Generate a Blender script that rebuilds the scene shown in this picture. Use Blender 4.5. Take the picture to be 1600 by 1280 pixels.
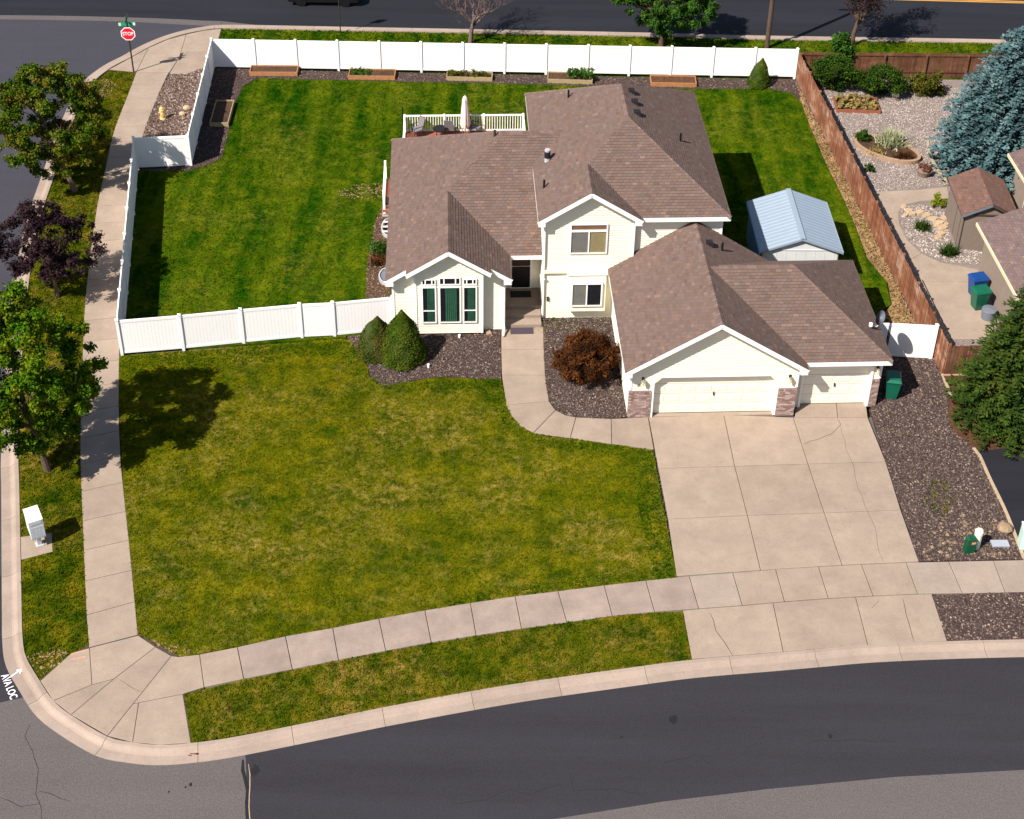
import bpy, math, random
import numpy as np
from mathutils import Vector, Matrix
rnd = random.Random(7); NR = np.random.default_rng(11)
scene = bpy.context.scene; COL = scene.collection
for o in list(bpy.data.objects): bpy.data.objects.remove(o)
R = math.radians
# ------------------------------------------------------------------ camera
F, TH, RO, H, CX, CY = 2356.058, R(34.216), R(1.013), 41.166, 812.069, 398.873   # photo pixels (1600 x 1280)
cam = bpy.data.objects.new('camera', bpy.data.cameras.new('camera')); COL.objects.link(cam)
cam.location = (0, 0, H)
cam.matrix_world = Matrix.Translation((0, 0, H)) @ Matrix.Rotation(R(90) - TH, 4, 'X') @ Matrix.Rotation(RO, 4, 'Z')
cam.data.sensor_width = 36; cam.data.lens = F / 1600 * 36
cam.data.shift_x = (800 - CX) / 1600; cam.data.shift_y = (CY - 640) / 1600
cam.data.clip_start = 1; cam.data.clip_end = 3000
scene.camera = cam
# ------------------------------------------------------------------ light
SUN_AZ, SUN_EL = R(42), R(47)          # shadows run towards +x +y
w = bpy.data.worlds.new('World'); scene.world = w; w.use_nodes = True
nt = w.node_tree; bg = nt.nodes['Background']; sk = nt.nodes.new('ShaderNodeTexSky')
sk.sky_type = 'NISHITA'; sk.sun_disc = False; sk.sun_elevation = SUN_EL
sk.sun_rotation = math.atan2(-math.cos(SUN_AZ), -math.sin(SUN_AZ)); sk.air_density = 1.0; sk.dust_density = 1.0
nt.links.new(sk.outputs[0], bg.inputs[0]); bg.inputs[1].default_value = 0.065
sd = bpy.data.lights.new('sun', 'SUN'); sd.energy = 5.0; sd.angle = R(0.53); sd.color = (1.0, 0.93, 0.84)
sun = bpy.data.objects.new('sun', sd); COL.objects.link(sun)
sdir = Vector((math.cos(SUN_AZ) * math.cos(SUN_EL), math.sin(SUN_AZ) * math.cos(SUN_EL), -math.sin(SUN_EL)))
sun.rotation_euler = sdir.to_track_quat('-Z', 'Y').to_euler(); sun.location = (-30, 20, 60)
vs = scene.view_settings; vs.view_transform = 'Standard'; vs.look = 'None'; vs.gamma = 1; vs.exposure = 0.85
try: vs.use_curve_mapping = False
except Exception: pass
scene.render.engine = 'CYCLES'; scene.cycles.max_bounces = 5; scene.cycles.transparent_max_bounces = 6
# ------------------------------------------------------------------ surveying: pixel of the photograph + height -> point in the place
_s, _c, _cr, _sr = math.sin(TH), math.cos(TH), math.cos(RO), math.sin(RO)
def at(px, py, z=0.0):
    A, B = px - CX, py - CY
    a = (A * _cr + B * _sr) / F; b = (-A * _sr + B * _cr) / F
    t = (z - H) / (-_s - b * _c); return (a * t, (_c - b * _s) * t)
def P(pts, z=0.0): return [at(x, y, z) for x, y in pts]
YA = R(3.198); OX, OY = 4.67, 48.586; _cy, _sy = math.cos(YA), math.sin(YA)
def hw(u, v): return (OX + u * _cy - v * _sy, OY + u * _sy + v * _cy)
# ------------------------------------------------------------------ materials
MATS = {}
class NT:
    def __init__(s, name):
        s.m = bpy.data.materials.new(name); s.m.use_nodes = True; s.t = s.m.node_tree; s.b = s.t.nodes['Principled BSDF']
        s.b.inputs['Roughness'].default_value = 0.8; s.b.inputs['Specular IOR Level'].default_value = 0.25
        s.geo = None
    def n(s, typ, **kw):
        x = s.t.nodes.new(typ)
        for k, v in kw.items(): setattr(x, k, v)
        return x
    def l(s, a, b): s.t.links.new(a, b)
    def pos(s, scale=(1, 1, 1), rot=0):
        if s.geo is None: s.geo = s.n('ShaderNodeNewGeometry')
        mp = s.n('ShaderNodeMapping'); mp.inputs['Scale'].default_value = scale; mp.inputs['Rotation'].default_value = (0, 0, rot)
        s.l(s.geo.outputs['Position'], mp.inputs['Vector']); return mp.outputs[0]
    def noise(s, scale, detail=4, rough=0.6, vec=None, dist=0):
        x = s.n('ShaderNodeTexNoise'); x.inputs['Scale'].default_value = scale; x.inputs['Detail'].default_value = detail
        x.inputs['Roughness'].default_value = rough; x.inputs['Distortion'].default_value = dist
        s.l(vec if vec is not None else s.pos(), x.inputs['Vector']); return x.outputs['Fac']
    def ramp(s, fac, stops):
        x = s.n('ShaderNodeValToRGB'); e = x.color_ramp.elements
        while len(e) < len(stops): e.new(0.5)
        for i, (p, c) in enumerate(stops):
            e[i].position = p; e[i].color = (c[0], c[1], c[2], 1) if len(c) == 3 else c
        s.l(fac, x.inputs[0]); return x.outputs[0]
    def mix(s, fac, a, b, mode='MIX'):
        x = s.n('ShaderNodeMix', data_type='RGBA', blend_type=mode)
        for sock, v in ((x.inputs[0], fac), (x.inputs[6], a), (x.inputs[7], b)):
            if isinstance(v, (int, float)): sock.default_value = v
            elif isinstance(v, tuple): sock.default_value = (v[0], v[1], v[2], 1)
            else: s.l(v, sock)
        return x.outputs[2]
    def color(s, c):
        if isinstance(c, tuple): s.b.inputs['Base Color'].default_value = (c[0], c[1], c[2], 1)
        else: s.l(c, s.b.inputs['Base Color'])
    def bump(s, fac, strength=0.4, dist=0.02):
        x = s.n('ShaderNodeBump'); x.inputs['Strength'].default_value = strength; x.inputs['Distance'].default_value = dist
        s.l(fac, x.inputs['Height']); s.l(x.outputs[0], s.b.inputs['Normal'])
    def set(s, **k):
        for a, v in k.items(): s.b.inputs[{'rough': 'Roughness', 'metal': 'Metallic', 'spec': 'Specular IOR Level', 'coat': 'Coat Weight'}[a]].default_value = v
def grey(v): return (v, v, v)
def mul(c, k): return (c[0] * k, c[1] * k, c[2] * k)
def simple(name, c, rough=0.7, var=0.12, scale=6, metal=0, spec=0.25):
    m = NT(name); f = m.noise(scale, 4)
    m.color(m.ramp(f, [(0.25, mul(c, 1 - var)), (0.75, mul(c, 1 + var))])); m.set(rough=rough, metal=metal, spec=spec); MATS[name] = m.m; return m.m
def m_concrete(name, c, patch=0.14):
    m = NT(name); a = m.noise(0.9, 5, 0.65); b = m.noise(28, 3, 0.7); o = m.n('ShaderNodeObjectInfo'); d = m.noise(4.0, 6, 0.75)
    col = m.ramp(a, [(0.3, mul(c, 1 - patch)), (0.7, mul(c, 1 + patch * 0.7))])
    col = m.mix(0.5, col, m.ramp(b, [(0.3, mul(c, 0.74)), (0.7, mul(c, 1.22))]))
    col = m.mix(m.ramp(d, [(0.5, grey(0)), (0.72, grey(0.35))]), col, mul(c, 0.66))
    col = m.mix(1.0, col, m.ramp(o.outputs['Random'], [(0, grey(0.93)), (1, grey(1.06))]), 'MULTIPLY')
    m.color(col); m.bump(b, 0.25, 0.01); m.set(rough=0.9, spec=0.15); MATS[name] = m.m
m_concrete('concrete', (0.284, 0.222, 0.174), 0.30); m_concrete('concrete_grey', (0.268, 0.211, 0.176), 0.42); m_concrete('concrete_pale', (0.280, 0.225, 0.186), 0.26)
m_concrete('kerb', (0.305, 0.238, 0.195), 0.26)
def m_asphalt(name, c, streak=0.0):
    m = NT(name); a = m.noise(0.25, 5, 0.6); b = m.noise(22, 2, 0.8); s = m.noise(1.0, 4, 0.6, m.pos((0.06, 0.7, 1), R(-8)))
    col = m.ramp(a, [(0.3, mul(c, 0.86)), (0.7, mul(c, 1.12))])
    col = m.mix(0.6, col, m.ramp(b, [(0.3, mul(c, 0.40)), (0.72, mul(c, 1.7))]))
    col = m.mix(streak, col, m.ramp(s, [(0.35, mul(c, 0.7)), (0.65, mul(c, 1.25))]))
    m.color(col); m.bump(b, 0.5, 0.015); m.set(rough=0.88, spec=0.2); MATS[name] = m.m
m_asphalt('asphalt_new', (0.0262, 0.0243, 0.0305), 0.45); m_asphalt('asphalt_old', (0.094, 0.083, 0.081), 0.15); m_asphalt('asphalt_side', (0.041, 0.040, 0.051), 0.2)
m_asphalt('asphalt_back', (0.014, 0.0145, 0.020), 0.6)
def m_lawn(name, dark, mid, yellow, dry, ydr=0.5, stripe=0.3, sdir=((1.0, 0.16, 1), 6)):
    m = NT(name)
    a = m.noise(0.28, 5, 0.62, None, 0.4); b = m.noise(1.1, 5, 0.7, None, 0.3); c = m.noise(2.6, 6, 0.72, None, 0.5); d = m.noise(26, 2, 0.7); st = m.noise(0.9, 3, 0.6, m.pos(sdir[0], R(sdir[1])))
    col = m.ramp(b, [(0.36, dark), (0.5, mid), (0.64, yellow)])
    col = m.mix(stripe, col, m.ramp(st, [(0.38, dark), (0.62, yellow)]))
    mx = m.n('ShaderNodeMath', operation='MULTIPLY'); m.l(m.ramp(a, [(ydr - 0.08, grey(0)), (ydr + 0.2, grey(1))]), mx.inputs[0]); m.l(m.ramp(c, [(0.46, grey(0.02)), (0.64, grey(0.9))]), mx.inputs[1])
    col = m.mix(mx.outputs[0], col, dry)
    col = m.mix(0.8, col, m.ramp(d, [(0.25, grey(0.62)), (0.75, grey(1.32))]), 'MULTIPLY')
    col = m.mix(0.55, col, m.ramp(c, [(0.3, grey(0.66)), (0.7, grey(1.28))]), 'MULTIPLY')
    at_ = m.n('ShaderNodeAttribute', attribute_name='tint')
    m.color(col); m.set(rough=1.0, spec=0.0); m.bump(d, 0.5, 0.03); MATS[name] = m.m
m_lawn('lawn_front', (0.024, 0.048, 0.0015), (0.072, 0.083, 0.002), (0.138, 0.122, 0.004), (0.245, 0.170, 0.042), 0.515, 0.28, ((0.16, 0.9, 1), 12))
m_lawn('lawn_back', (0.005, 0.032, 0.001), (0.026, 0.074, 0.0015), (0.100, 0.118, 0.004), (0.155, 0.125, 0.022), 0.58, 0.5)
m_lawn('lawn_strip', (0.011, 0.034, 0.001), (0.050, 0.070, 0.002), (0.125, 0.104, 0.005), (0.24, 0.145, 0.035), 0.50, 0.2, ((0.3, 0.9, 1), 10))
m_lawn('dry_verge', (0.17, 0.110, 0.045), (0.26, 0.17, 0.08), (0.33, 0.215, 0.11), (0.38, 0.26, 0.15), 0.45, 0.1)
def m_earth(name, c1, c2, c3, sc=9):
    m = NT(name); a = m.noise(sc, 5, 0.75); b = m.noise(0.8, 4, 0.6); col = m.ramp(a, [(0.3, c1), (0.52, c2), (0.72, c3)])
    col = m.mix(0.5, col, m.ramp(b, [(0.3, grey(0.7)), (0.7, grey(1.25))]), 'MULTIPLY'); m.color(col); m.bump(a, 0.9, 0.05); m.set(rough=0.95, spec=0.1); MATS[name] = m.m
m_earth('mulch', (0.020, 0.013, 0.013), (0.062, 0.040, 0.037), (0.13, 0.09, 0.08)); m_earth('soil', (0.03, 0.018, 0.012), (0.07, 0.040, 0.025), (0.12, 0.075, 0.05))
m_earth('earth_red', (0.04, 0.018, 0.01), (0.085, 0.04, 0.022), (0.13, 0.07, 0.04), 5); m_earth('ground', (0.05, 0.05, 0.02), (0.09, 0.08, 0.035), (0.13, 0.11, 0.06), 2)
m_earth('gravel_pale', (0.11, 0.085, 0.08), (0.21, 0.17, 0.155), (0.36, 0.30, 0.28), 14)
def m_attr(name, rough=0.9, spec=0.12, noise=22, amt=0.35, bump=0.0):
    """colour of each small piece comes from its own 'piece' colour attribute"""
    m = NT(name); a = m.n('ShaderNodeAttribute', attribute_name='piece'); f = m.noise(noise, 3, 0.7)
    m.color(m.mix(amt, a.outputs['Color'], m.ramp(f, [(0.3, grey(0.55)), (0.7, grey(1.4))]), 'MULTIPLY')); m.set(rough=rough, spec=spec)
    if bump: m.bump(f, bump, 0.02)
    MATS[name] = m.m
m_attr('rocks'); m_attr('shingle', 0.93, 0.1, 34, 0.5, 0.4); m_attr('brick', 0.9, 0.1, 30, 0.3)
def m_leaf(name, c1, c2, c3, sc=1.3, trans=0.12):
    m = NT(name); f = m.noise(sc, 3, 0.65); a = m.n('ShaderNodeAttribute', attribute_name='piece')
    col = m.ramp(f, [(0.32, c1), (0.5, c2), (0.7, c3)]); col = m.mix(1.0, col, a.outputs['Color'], 'MULTIPLY'); m.color(col); m.set(rough=0.85, spec=0.03)
    tr = m.n('ShaderNodeBsdfTranslucent'); m.l(col, tr.inputs[0]); mx = m.n('ShaderNodeMixShader'); mx.inputs[0].default_value = trans
    m.l(m.b.outputs[0], mx.inputs[1]); m.l(tr.outputs[0], mx.inputs[2]); m.l(mx.outputs[0], m.t.nodes['Material Output'].inputs['Surface']); MATS[name] = m.m
m_leaf('leaf_maple', (0.024, 0.070, 0.003), (0.060, 0.122, 0.004), (0.180, 0.185, 0.010)); m_leaf('leaf_maple_warm', (0.022, 0.058, 0.003), (0.056, 0.092, 0.005), (0.175, 0.115, 0.018))
m_leaf('leaf_green', (0.016, 0.048, 0.007), (0.030, 0.080, 0.010), (0.060, 0.120, 0.016)); m_leaf('leaf_purple', (0.016, 0.009, 0.012), (0.030, 0.016, 0.020), (0.050, 0.030, 0.026))
m_leaf('needle_blue', (0.036, 0.082, 0.088), (0.068, 0.125, 0.132), (0.110, 0.175, 0.178), 1.0, 0.05); m_leaf('needle_green', (0.013, 0.030, 0.006), (0.028, 0.054, 0.008), (0.072, 0.088, 0.014), 0.9, 0.05)
m_leaf('leaf_cone', (0.026, 0.050, 0.004), (0.050, 0.080, 0.006), (0.092, 0.102, 0.012), 2.0, 0.1); m_leaf('leaf_cone_brown', (0.028, 0.048, 0.006), (0.058, 0.066, 0.010), (0.105, 0.070, 0.022), 1.6, 0.1)
m_leaf('leaf_barberry', (0.018, 0.010, 0.005), (0.066, 0.023, 0.008), (0.160, 0.056, 0.012), 1.7, 0.15); m_leaf('leaf_shrub', (0.010, 0.030, 0.004), (0.024, 0.054, 0.006), (0.050, 0.080, 0.010), 2, 0.08); simple('cone_inner', (0.026, 0.042, 0.006), 0.9, 0.3, 12)
m_leaf('leaf_olive', (0.035, 0.042, 0.006), (0.070, 0.070, 0.010), (0.11, 0.095, 0.02), 2, 0.12); m_leaf('leaf_lime', (0.06, 0.09, 0.008), (0.14, 0.17, 0.012), (0.24, 0.24, 0.02), 4, 0.15)
m_leaf('leaf_straw', (0.16, 0.12, 0.03), (0.26, 0.19, 0.06), (0.30, 0.24, 0.10), 3, 0.15); m_leaf('leaf_sage', (0.20, 0.22, 0.11), (0.32, 0.33, 0.19), (0.42, 0.42, 0.27), 3, 0.15); m_leaf('leaf_flower', (0.03, 0.05, 0.02), (0.14, 0.04, 0.04), (0.25, 0.18, 0.06), 6, 0.1)
simple('bark', (0.085, 0.055, 0.04), 0.95, 0.4, 9); simple('bark_grey', (0.14, 0.095, 0.085), 0.95, 0.35, 9); simple('twig', (0.090, 0.060, 0.062), 0.95, 0.3, 6)
simple('siding', (0.765, 0.715, 0.575), 0.6, 0.025, 1.5); simple('trim', (0.84, 0.815, 0.78), 0.5, 0.02, 2); simple('vinyl', (0.82, 0.80, 0.79), 0.45, 0.02, 1.2); simple('door_cream', (0.755, 0.710, 0.595), 0.5, 0.02, 2)
simple('mortar', (0.26, 0.20, 0.18), 0.95, 0.15, 20); simple('dark', (0.014, 0.013, 0.016), 0.6, 0.2, 4); simple('black', (0.008, 0.008, 0.009), 0.4, 0.2, 5); simple('porch_door', (0.035, 0.018, 0.016), 0.4, 0.2, 3)
simple('curtain', (0.055, 0.23, 0.12), 0.9, 0.25, 3); simple('blind', (0.66, 0.54, 0.26), 0.8, 0.15, 2.5); simple('blind_grey', (0.40, 0.385, 0.34), 0.8, 0.12, 2.5); simple('blind_tan', (0.45, 0.24, 0.12), 0.8, 0.2, 3)
simple('bin_green', (0.004, 0.095, 0.055), 0.35, 0.12, 3, 0, 0.5); simple('bin_blue', (0.006, 0.045, 0.19), 0.35, 0.12, 3, 0, 0.5); simple('ped_green', (0.004, 0.062, 0.028), 0.5, 0.15, 5, 0, 0.4); simple('ped_white', (0.62, 0.70, 0.54), 0.55, 0.05, 5)
simple('stop_red', (0.62, 0.012, 0.03), 0.45, 0.04, 3); simple('sign_white', (0.85, 0.82, 0.80), 0.5, 0.03, 3); simple('sign_green', (0.012, 0.29, 0.15), 0.45, 0.1, 8); simple('post_dark', (0.035, 0.026, 0.022), 0.7, 0.2, 5)
simple('hydrant', (0.60, 0.40, 0.15), 0.55, 0.08, 6); simple('metal', (0.42, 0.42, 0.44), 0.35, 0.1, 5, 0.8, 0.5); simple('galv', (0.50, 0.50, 0.52), 0.45, 0.1, 4, 0.3, 0.4); simple('dish', (0.13, 0.145, 0.18), 0.5, 0.05, 3)
simple('shed_roof', (0.255, 0.315, 0.385), 0.42, 0.04, 2, 0.1, 0.5); simple('shed_blue', (0.075, 0.165, 0.26), 0.5, 0.08, 3); simple('shed_wall', (0.55, 0.57, 0.57), 0.7, 0.05, 2); simple('taupe', (0.185, 0.145, 0.118), 0.8, 0.08, 3); simple('taupe_dark', (0.06, 0.045, 0.038), 0.8, 0.1, 3)
simple('cream_trim', (0.62, 0.53, 0.36), 0.6, 0.06, 3); simple('deck_wood', (0.26, 0.085, 0.05), 0.7, 0.15, 5); simple('bed_wood', (0.34, 0.155, 0.065), 0.8, 0.2, 5); simple('bed_wood_old', (0.32, 0.24, 0.13), 0.85, 0.2, 5); simple('timber_pale', (0.34, 0.26, 0.175), 0.85, 0.2, 6)
simple('umbrella', (0.70, 0.56, 0.50), 0.85, 0.08, 4); simple('chair_mesh', (0.16, 0.145, 0.16), 0.8, 0.1, 6); simple('mailbox', (0.62, 0.64, 0.68), 0.45, 0.04, 4, 0.1, 0.4); simple('mailbox_top', (0.80, 0.77, 0.75), 0.5, 0.03, 4)
simple('crack', (0.055, 0.042, 0.036), 0.95, 0.2, 9); simple('paint_white', (0.78, 0.76, 0.80), 0.7, 0.06, 14); simple('paint_orange', (0.60, 0.24, 0.14), 0.8, 0.15, 9); simple('paint_yellow', (0.50, 0.25, 0.05), 0.7, 0.12, 5)
simple('tar', (0.012, 0.012, 0.014), 0.7, 0.2, 9); simple('stain_red', (0.16, 0.045, 0.04), 0.8, 0.3, 20); simple('mat', (0.055, 0.042, 0.058), 0.95, 0.15, 20); simple('car_paint', (0.010, 0.010, 0.012), 0.25, 0.1, 3, 0.2, 0.5)
simple('sandstone', (0.38, 0.27, 0.17), 0.9, 0.28, 4); simple('planter_edge', (0.30, 0.20, 0.13), 0.9, 0.2, 8); simple('pot', (0.22, 0.16, 0.12), 0.8, 0.15, 5); simple('lid_grey', (0.30, 0.32, 0.37), 0.8, 0.08, 9); simple('teal', (0.45, 0.62, 0.55), 0.5, 0.06, 4); simple('boulder', (0.25, 0.175, 0.11), 0.95, 0.25, 7)
def m_glass():
    m = NT('glass'); m.color((0.012, 0.014, 0.02)); m.set(rough=0.08, spec=0.5); m.b.inputs['Alpha'].default_value = 0.25; MATS['glass'] = m.m
m_glass()
def m_wood(name, c1, c2, c3):
    m = NT(name); a = m.noise(1.2, 4, 0.7, m.pos((0.5, 0.5, 0.9))); b = m.noise(7, 4, 0.7, m.pos((1, 1, 0.12))); o = m.n('ShaderNodeObjectInfo')
    col = m.ramp(a, [(0.36, c1), (0.52, c2), (0.66, c3)]); col = m.mix(0.6, col, m.ramp(b, [(0.3, grey(0.65)), (0.7, grey(1.35))]), 'MULTIPLY')
    col = m.mix(1.0, col, m.ramp(o.outputs['Random'], [(0, grey(0.72)), (1, grey(1.2))]), 'MULTIPLY'); m.color(col); m.set(rough=0.85); MATS[name] = m.m
m_wood('fence_wood', (0.165, 0.058, 0.027), (0.225, 0.092, 0.047), (0.38, 0.24, 0.175)); m_wood('fence_wood_dark', (0.088, 0.034, 0.018), (0.125, 0.052, 0.028), (0.17, 0.085, 0.05))
# ------------------------------------------------------------------ mesh helpers
def M(n): return MATS[n]
def link(o, parent=None):
    COL.objects.link(o)
    if parent is not None: o.parent = parent
    return o
def tag(o, label=None, cat=None, group=None, kind=None):
    if label: o['label'] = label
    if cat: o['category'] = cat
    if group: o['group'] = group
    if kind: o['kind'] = kind
    return o
def empty(name, loc, rz=0, label=None, cat=None, group=None):
    o = bpy.data.objects.new(name, None); o.empty_display_size = 0.3; o.location = (loc[0], loc[1], loc[2] if len(loc) > 2 else 0); o.rotation_euler = (0, 0, rz); COL.objects.link(o)
    return tag(o, label, cat, group)
def area2(p): return sum(p[i][0] * p[(i + 1) % len(p)][1] - p[(i + 1) % len(p)][0] * p[i][1] for i in range(len(p))) / 2
class MB:
    def __init__(s): s.v = []; s.f = []; s.c = []
    def face(s, pts, col=None):
        b = len(s.v); s.v += [tuple(p) for p in pts]; s.f.append(tuple(range(b, b + len(pts)))); s.c.append(col); return s
    def box(s, x0, x1, y0, y1, z0, z1, col=None):
        return s.prism([(x0, y0), (x1, y0), (x1, y1), (x0, y1)], z0, z1, col)
    def prism(s, pts, z0, z1, col=None, top=None):
        pts = list(pts)
        if area2(pts) < 0: pts.reverse()
        n = len(pts); b = len(s.v); t = top or pts
        s.v += [(p[0], p[1], z0) for p in pts] + [(p[0], p[1], z1) for p in t]
        s.f.append(tuple(range(b + n, b + 2 * n))); s.f.append(tuple(reversed(range(b, b + n))))
        for i in range(n): j = (i + 1) % n; s.f.append((b + i, b + j, b + n + j, b + n + i))
        s.c += [col] * (n + 2); return s
    def bar(s, a, b, wd, ht, up=(0, 0, 1), col=None):
        a, b = Vector(a), Vector(b); d = (b - a).normalized(); up = Vector(up)
        if abs(d.dot(up)) > 0.98: up = Vector((0, 1, 0))
        sd_ = d.cross(up).normalized() * wd / 2; u = sd_.cross(d).normalized() * ht / 2; o = len(s.v)
        for e in (a, b):
            for q in (-sd_ - u, sd_ - u, sd_ + u, -sd_ + u): s.v.append(tuple(e + q))
        for q in ((3, 2, 1, 0), (4, 5, 6, 7), (0, 1, 5, 4), (1, 2, 6, 5), (2, 3, 7, 6), (3, 0, 4, 7)): s.f.append(tuple(o + k for k in q)); s.c.append(col)
        return s
    def tube(s, pts, rad, n=8, cap=True):
        pts = [Vector(p) for p in pts]; o = len(s.v); prev = None
        for i, p in enumerate(pts):
            d = (pts[min(i + 1, len(pts) - 1)] - pts[max(i - 1, 0)]).normalized()
            ref = Vector((0, 0, 1)) if abs(d.z) < 0.95 else Vector((1, 0, 0))
            a = d.cross(ref).normalized(); b = d.cross(a)
            r = rad[i] if isinstance(rad, (list, tuple)) else rad
            for k in range(n):
                t = 2 * math.pi * k / n; s.v.append(tuple(p + a * r * math.cos(t) + b * r * math.sin(t)))
        for i in range(len(pts) - 1):
            for k in range(n):
                k2 = (k + 1) % n; s.f.append((o + i * n + k, o + (i + 1) * n + k, o + (i + 1) * n + k2, o + i * n + k2)); s.c.append(None)
        if cap:
            s.f.append(tuple(o + k for k in range(n))); s.f.append(tuple(o + (len(pts) - 1) * n + k for k in reversed(range(n)))); s.c += [None, None]
        return s
    def lathe(s, prof, cx=0, cy=0, n=16, sx=1, sy=1, rot=0):
        o = len(s.v)
        for r, z in prof:
            for k in range(n):
                t = 2 * math.pi * k / n + rot; s.v.append((cx + r * math.cos(t) * sx, cy + r * math.sin(t) * sy, z))
        for i in range(len(prof) - 1):
            for k in range(n):
                k2 = (k + 1) % n; s.f.append((o + i * n + k, o + i * n + k2, o + (i + 1) * n + k2, o + (i + 1) * n + k)); s.c.append(None)
        s.f.append(tuple(o + k for k in reversed(range(n)))); s.f.append(tuple(o + (len(prof) - 1) * n + k for k in range(n))); s.c += [None, None]
        return s
    def mesh(s, name, mat):
        me = bpy.data.meshes.new(name); me.from_pydata(s.v, [], s.f)
        if any(c is not None for c in s.c):
            at_ = me.color_attributes.new('piece', 'FLOAT_COLOR', 'CORNER'); arr = []
            for f, c in zip(s.f, s.c):
                c = c or (0.3, 0.3, 0.3); arr += [c[0], c[1], c[2], 1.0] * len(f)
            at_.data.foreach_set('color', arr)
        if mat: me.materials.append(M(mat) if isinstance(mat, str) else mat)
        return me
    def build(s, name, mat, parent=None, smooth=False, loc=None, rz=0, kind=None):
        me = s.mesh(name, mat)
        if smooth: me.polygons.foreach_set('use_smooth', [True] * len(me.polygons))
        o = bpy.data.objects.new(name, me); link(o, parent)
        if loc: o.location = loc
        if rz: o.rotation_euler = (0, 0, rz)
        if kind: o['kind'] = kind
        return o
def inst(name, me, parent, loc=(0, 0, 0), rot=(0, 0, 0), scale=(1, 1, 1)):
    o = bpy.data.objects.new(name, me); link(o, parent); o.location = loc; o.rotation_euler = rot; o.scale = scale; return o
def copy_tree(o, parent=None):
    c = o.copy(); COL.objects.link(c); c.parent = parent
    for ch in list(o.children): copy_tree(ch, c)
    return c
def fast(name, V, k, mat, parent=None, col=None, kind=None, smooth=False):
    """V: (m*k,3) array, one face per k vertices"""
    V = np.asarray(V, np.float32).reshape(-1, 3); m = len(V) // k; me = bpy.data.meshes.new(name)
    me.vertices.add(len(V)); me.vertices.foreach_set('co', V.ravel()); me.loops.add(m * k); me.loops.foreach_set('vertex_index', np.arange(m * k, dtype=np.int32))
    me.polygons.add(m); me.polygons.foreach_set('loop_start', np.arange(0, m * k, k, dtype=np.int32)); me.polygons.foreach_set('loop_total', np.full(m, k, np.int32))
    me.update(calc_edges=True)
    if col is not None:
        a = me.color_attributes.new('piece', 'FLOAT_COLOR', 'POINT'); c = np.ones((len(V), 4), np.float32); c[:, :3] = np.repeat(col, k, axis=0) if len(col) == m else col; a.data.foreach_set('color', c.ravel())
    me.materials.append(M(mat)); o = bpy.data.objects.new(name, me); link(o, parent)
    if kind: o['kind'] = kind
    return o
def inside(px, py, poly):
    r = np.zeros(len(px), bool); n = len(poly)
    for i in range(n):
        x1, y1 = poly[i]; x2, y2 = poly[(i + 1) % n]
        if y1 == y2: continue
        r ^= ((y1 > py) != (y2 > py)) & (px < (x2 - x1) * (py - y1) / (y2 - y1) + x1)
    return r
def sample(poly, dens, holes=()):
    xs = [p[0] for p in poly]; ys = [p[1] for p in poly]; n = int((max(xs) - min(xs)) * (max(ys) - min(ys)) * dens)
    x = NR.uniform(min(xs), max(xs), n); y = NR.uniform(min(ys), max(ys), n); k = inside(x, y, poly)
    for hp_ in holes: k &= ~inside(x, y, hp_)
    return x[k], y[k]
def grass(name, poly, mat, dens, hgt=0.05, z=0.0, label='', holes=()):
    """short turf: three blades a tuft, one object"""
    x, y = sample(poly, dens, holes); n = len(x); V = np.empty((n, 3, 3, 3), np.float32)
    for b in range(3):
        t = NR.uniform(0, 2 * np.pi, n); r = NR.uniform(0.03, 0.06, n); hh = hgt * NR.uniform(0.5, 1.5, n); le = NR.uniform(0.02, 0.09, n); ta = NR.uniform(0, 2 * np.pi, n)
        V[:, b, 0] = np.c_[x - np.cos(t) * r, y - np.sin(t) * r, np.full(n, z)]; V[:, b, 1] = np.c_[x + np.cos(t) * r, y + np.sin(t) * r, np.full(n, z)]; V[:, b, 2] = np.c_[x + np.cos(ta) * le, y + np.sin(ta) * le, z + hh]
    o = fast(name, V, 3, mat); return tag(o, label, 'grass', kind='stuff')
OCT = np.array([(1, 0, 0), (0, 1, 0), (-1, 0, 0), (0, -1, 0), (0, 0, 1), (0, 0, -1)], np.float32); OCF = np.array([(0, 1, 4), (1, 2, 4), (2, 3, 4), (3, 0, 4), (1, 0, 5), (2, 1, 5), (3, 2, 5), (0, 3, 5)])
def rocks(name, poly, dens, smin, smax, cols, label, z=0.0, holes=(), cat='rocks', parent=None):
    x, y = sample(poly, dens, holes); n = len(x); s = NR.uniform(smin, smax, n) ** 1.0
    V = OCT[None] * (s[:, None, None] * NR.uniform(0.6, 1.25, (n, 6, 1)) * np.array([1, 1, 0.7])) ; t = NR.uniform(0, 2 * np.pi, n)
    c_, s_ = np.cos(t)[:, None], np.sin(t)[:, None]; X = V[:, :, 0] * c_ - V[:, :, 1] * s_; Y = V[:, :, 0] * s_ + V[:, :, 1] * c_
    V = np.stack([X + x[:, None], Y + y[:, None], V[:, :, 2] + z + (s * 0.25)[:, None]], 2); T = V[:, OCF]
    cols = np.array(cols, np.float32); ci = cols[NR.integers(0, len(cols), n)] * NR.uniform(0.65, 1.35, (n, 1))
    o = fast(name, T, 3, 'rocks', parent, col=np.repeat(np.repeat(ci, 8, axis=0), 3, axis=0)); return tag(o, label, cat, kind='stuff') if parent is None else tag(o, kind='stuff')
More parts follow.
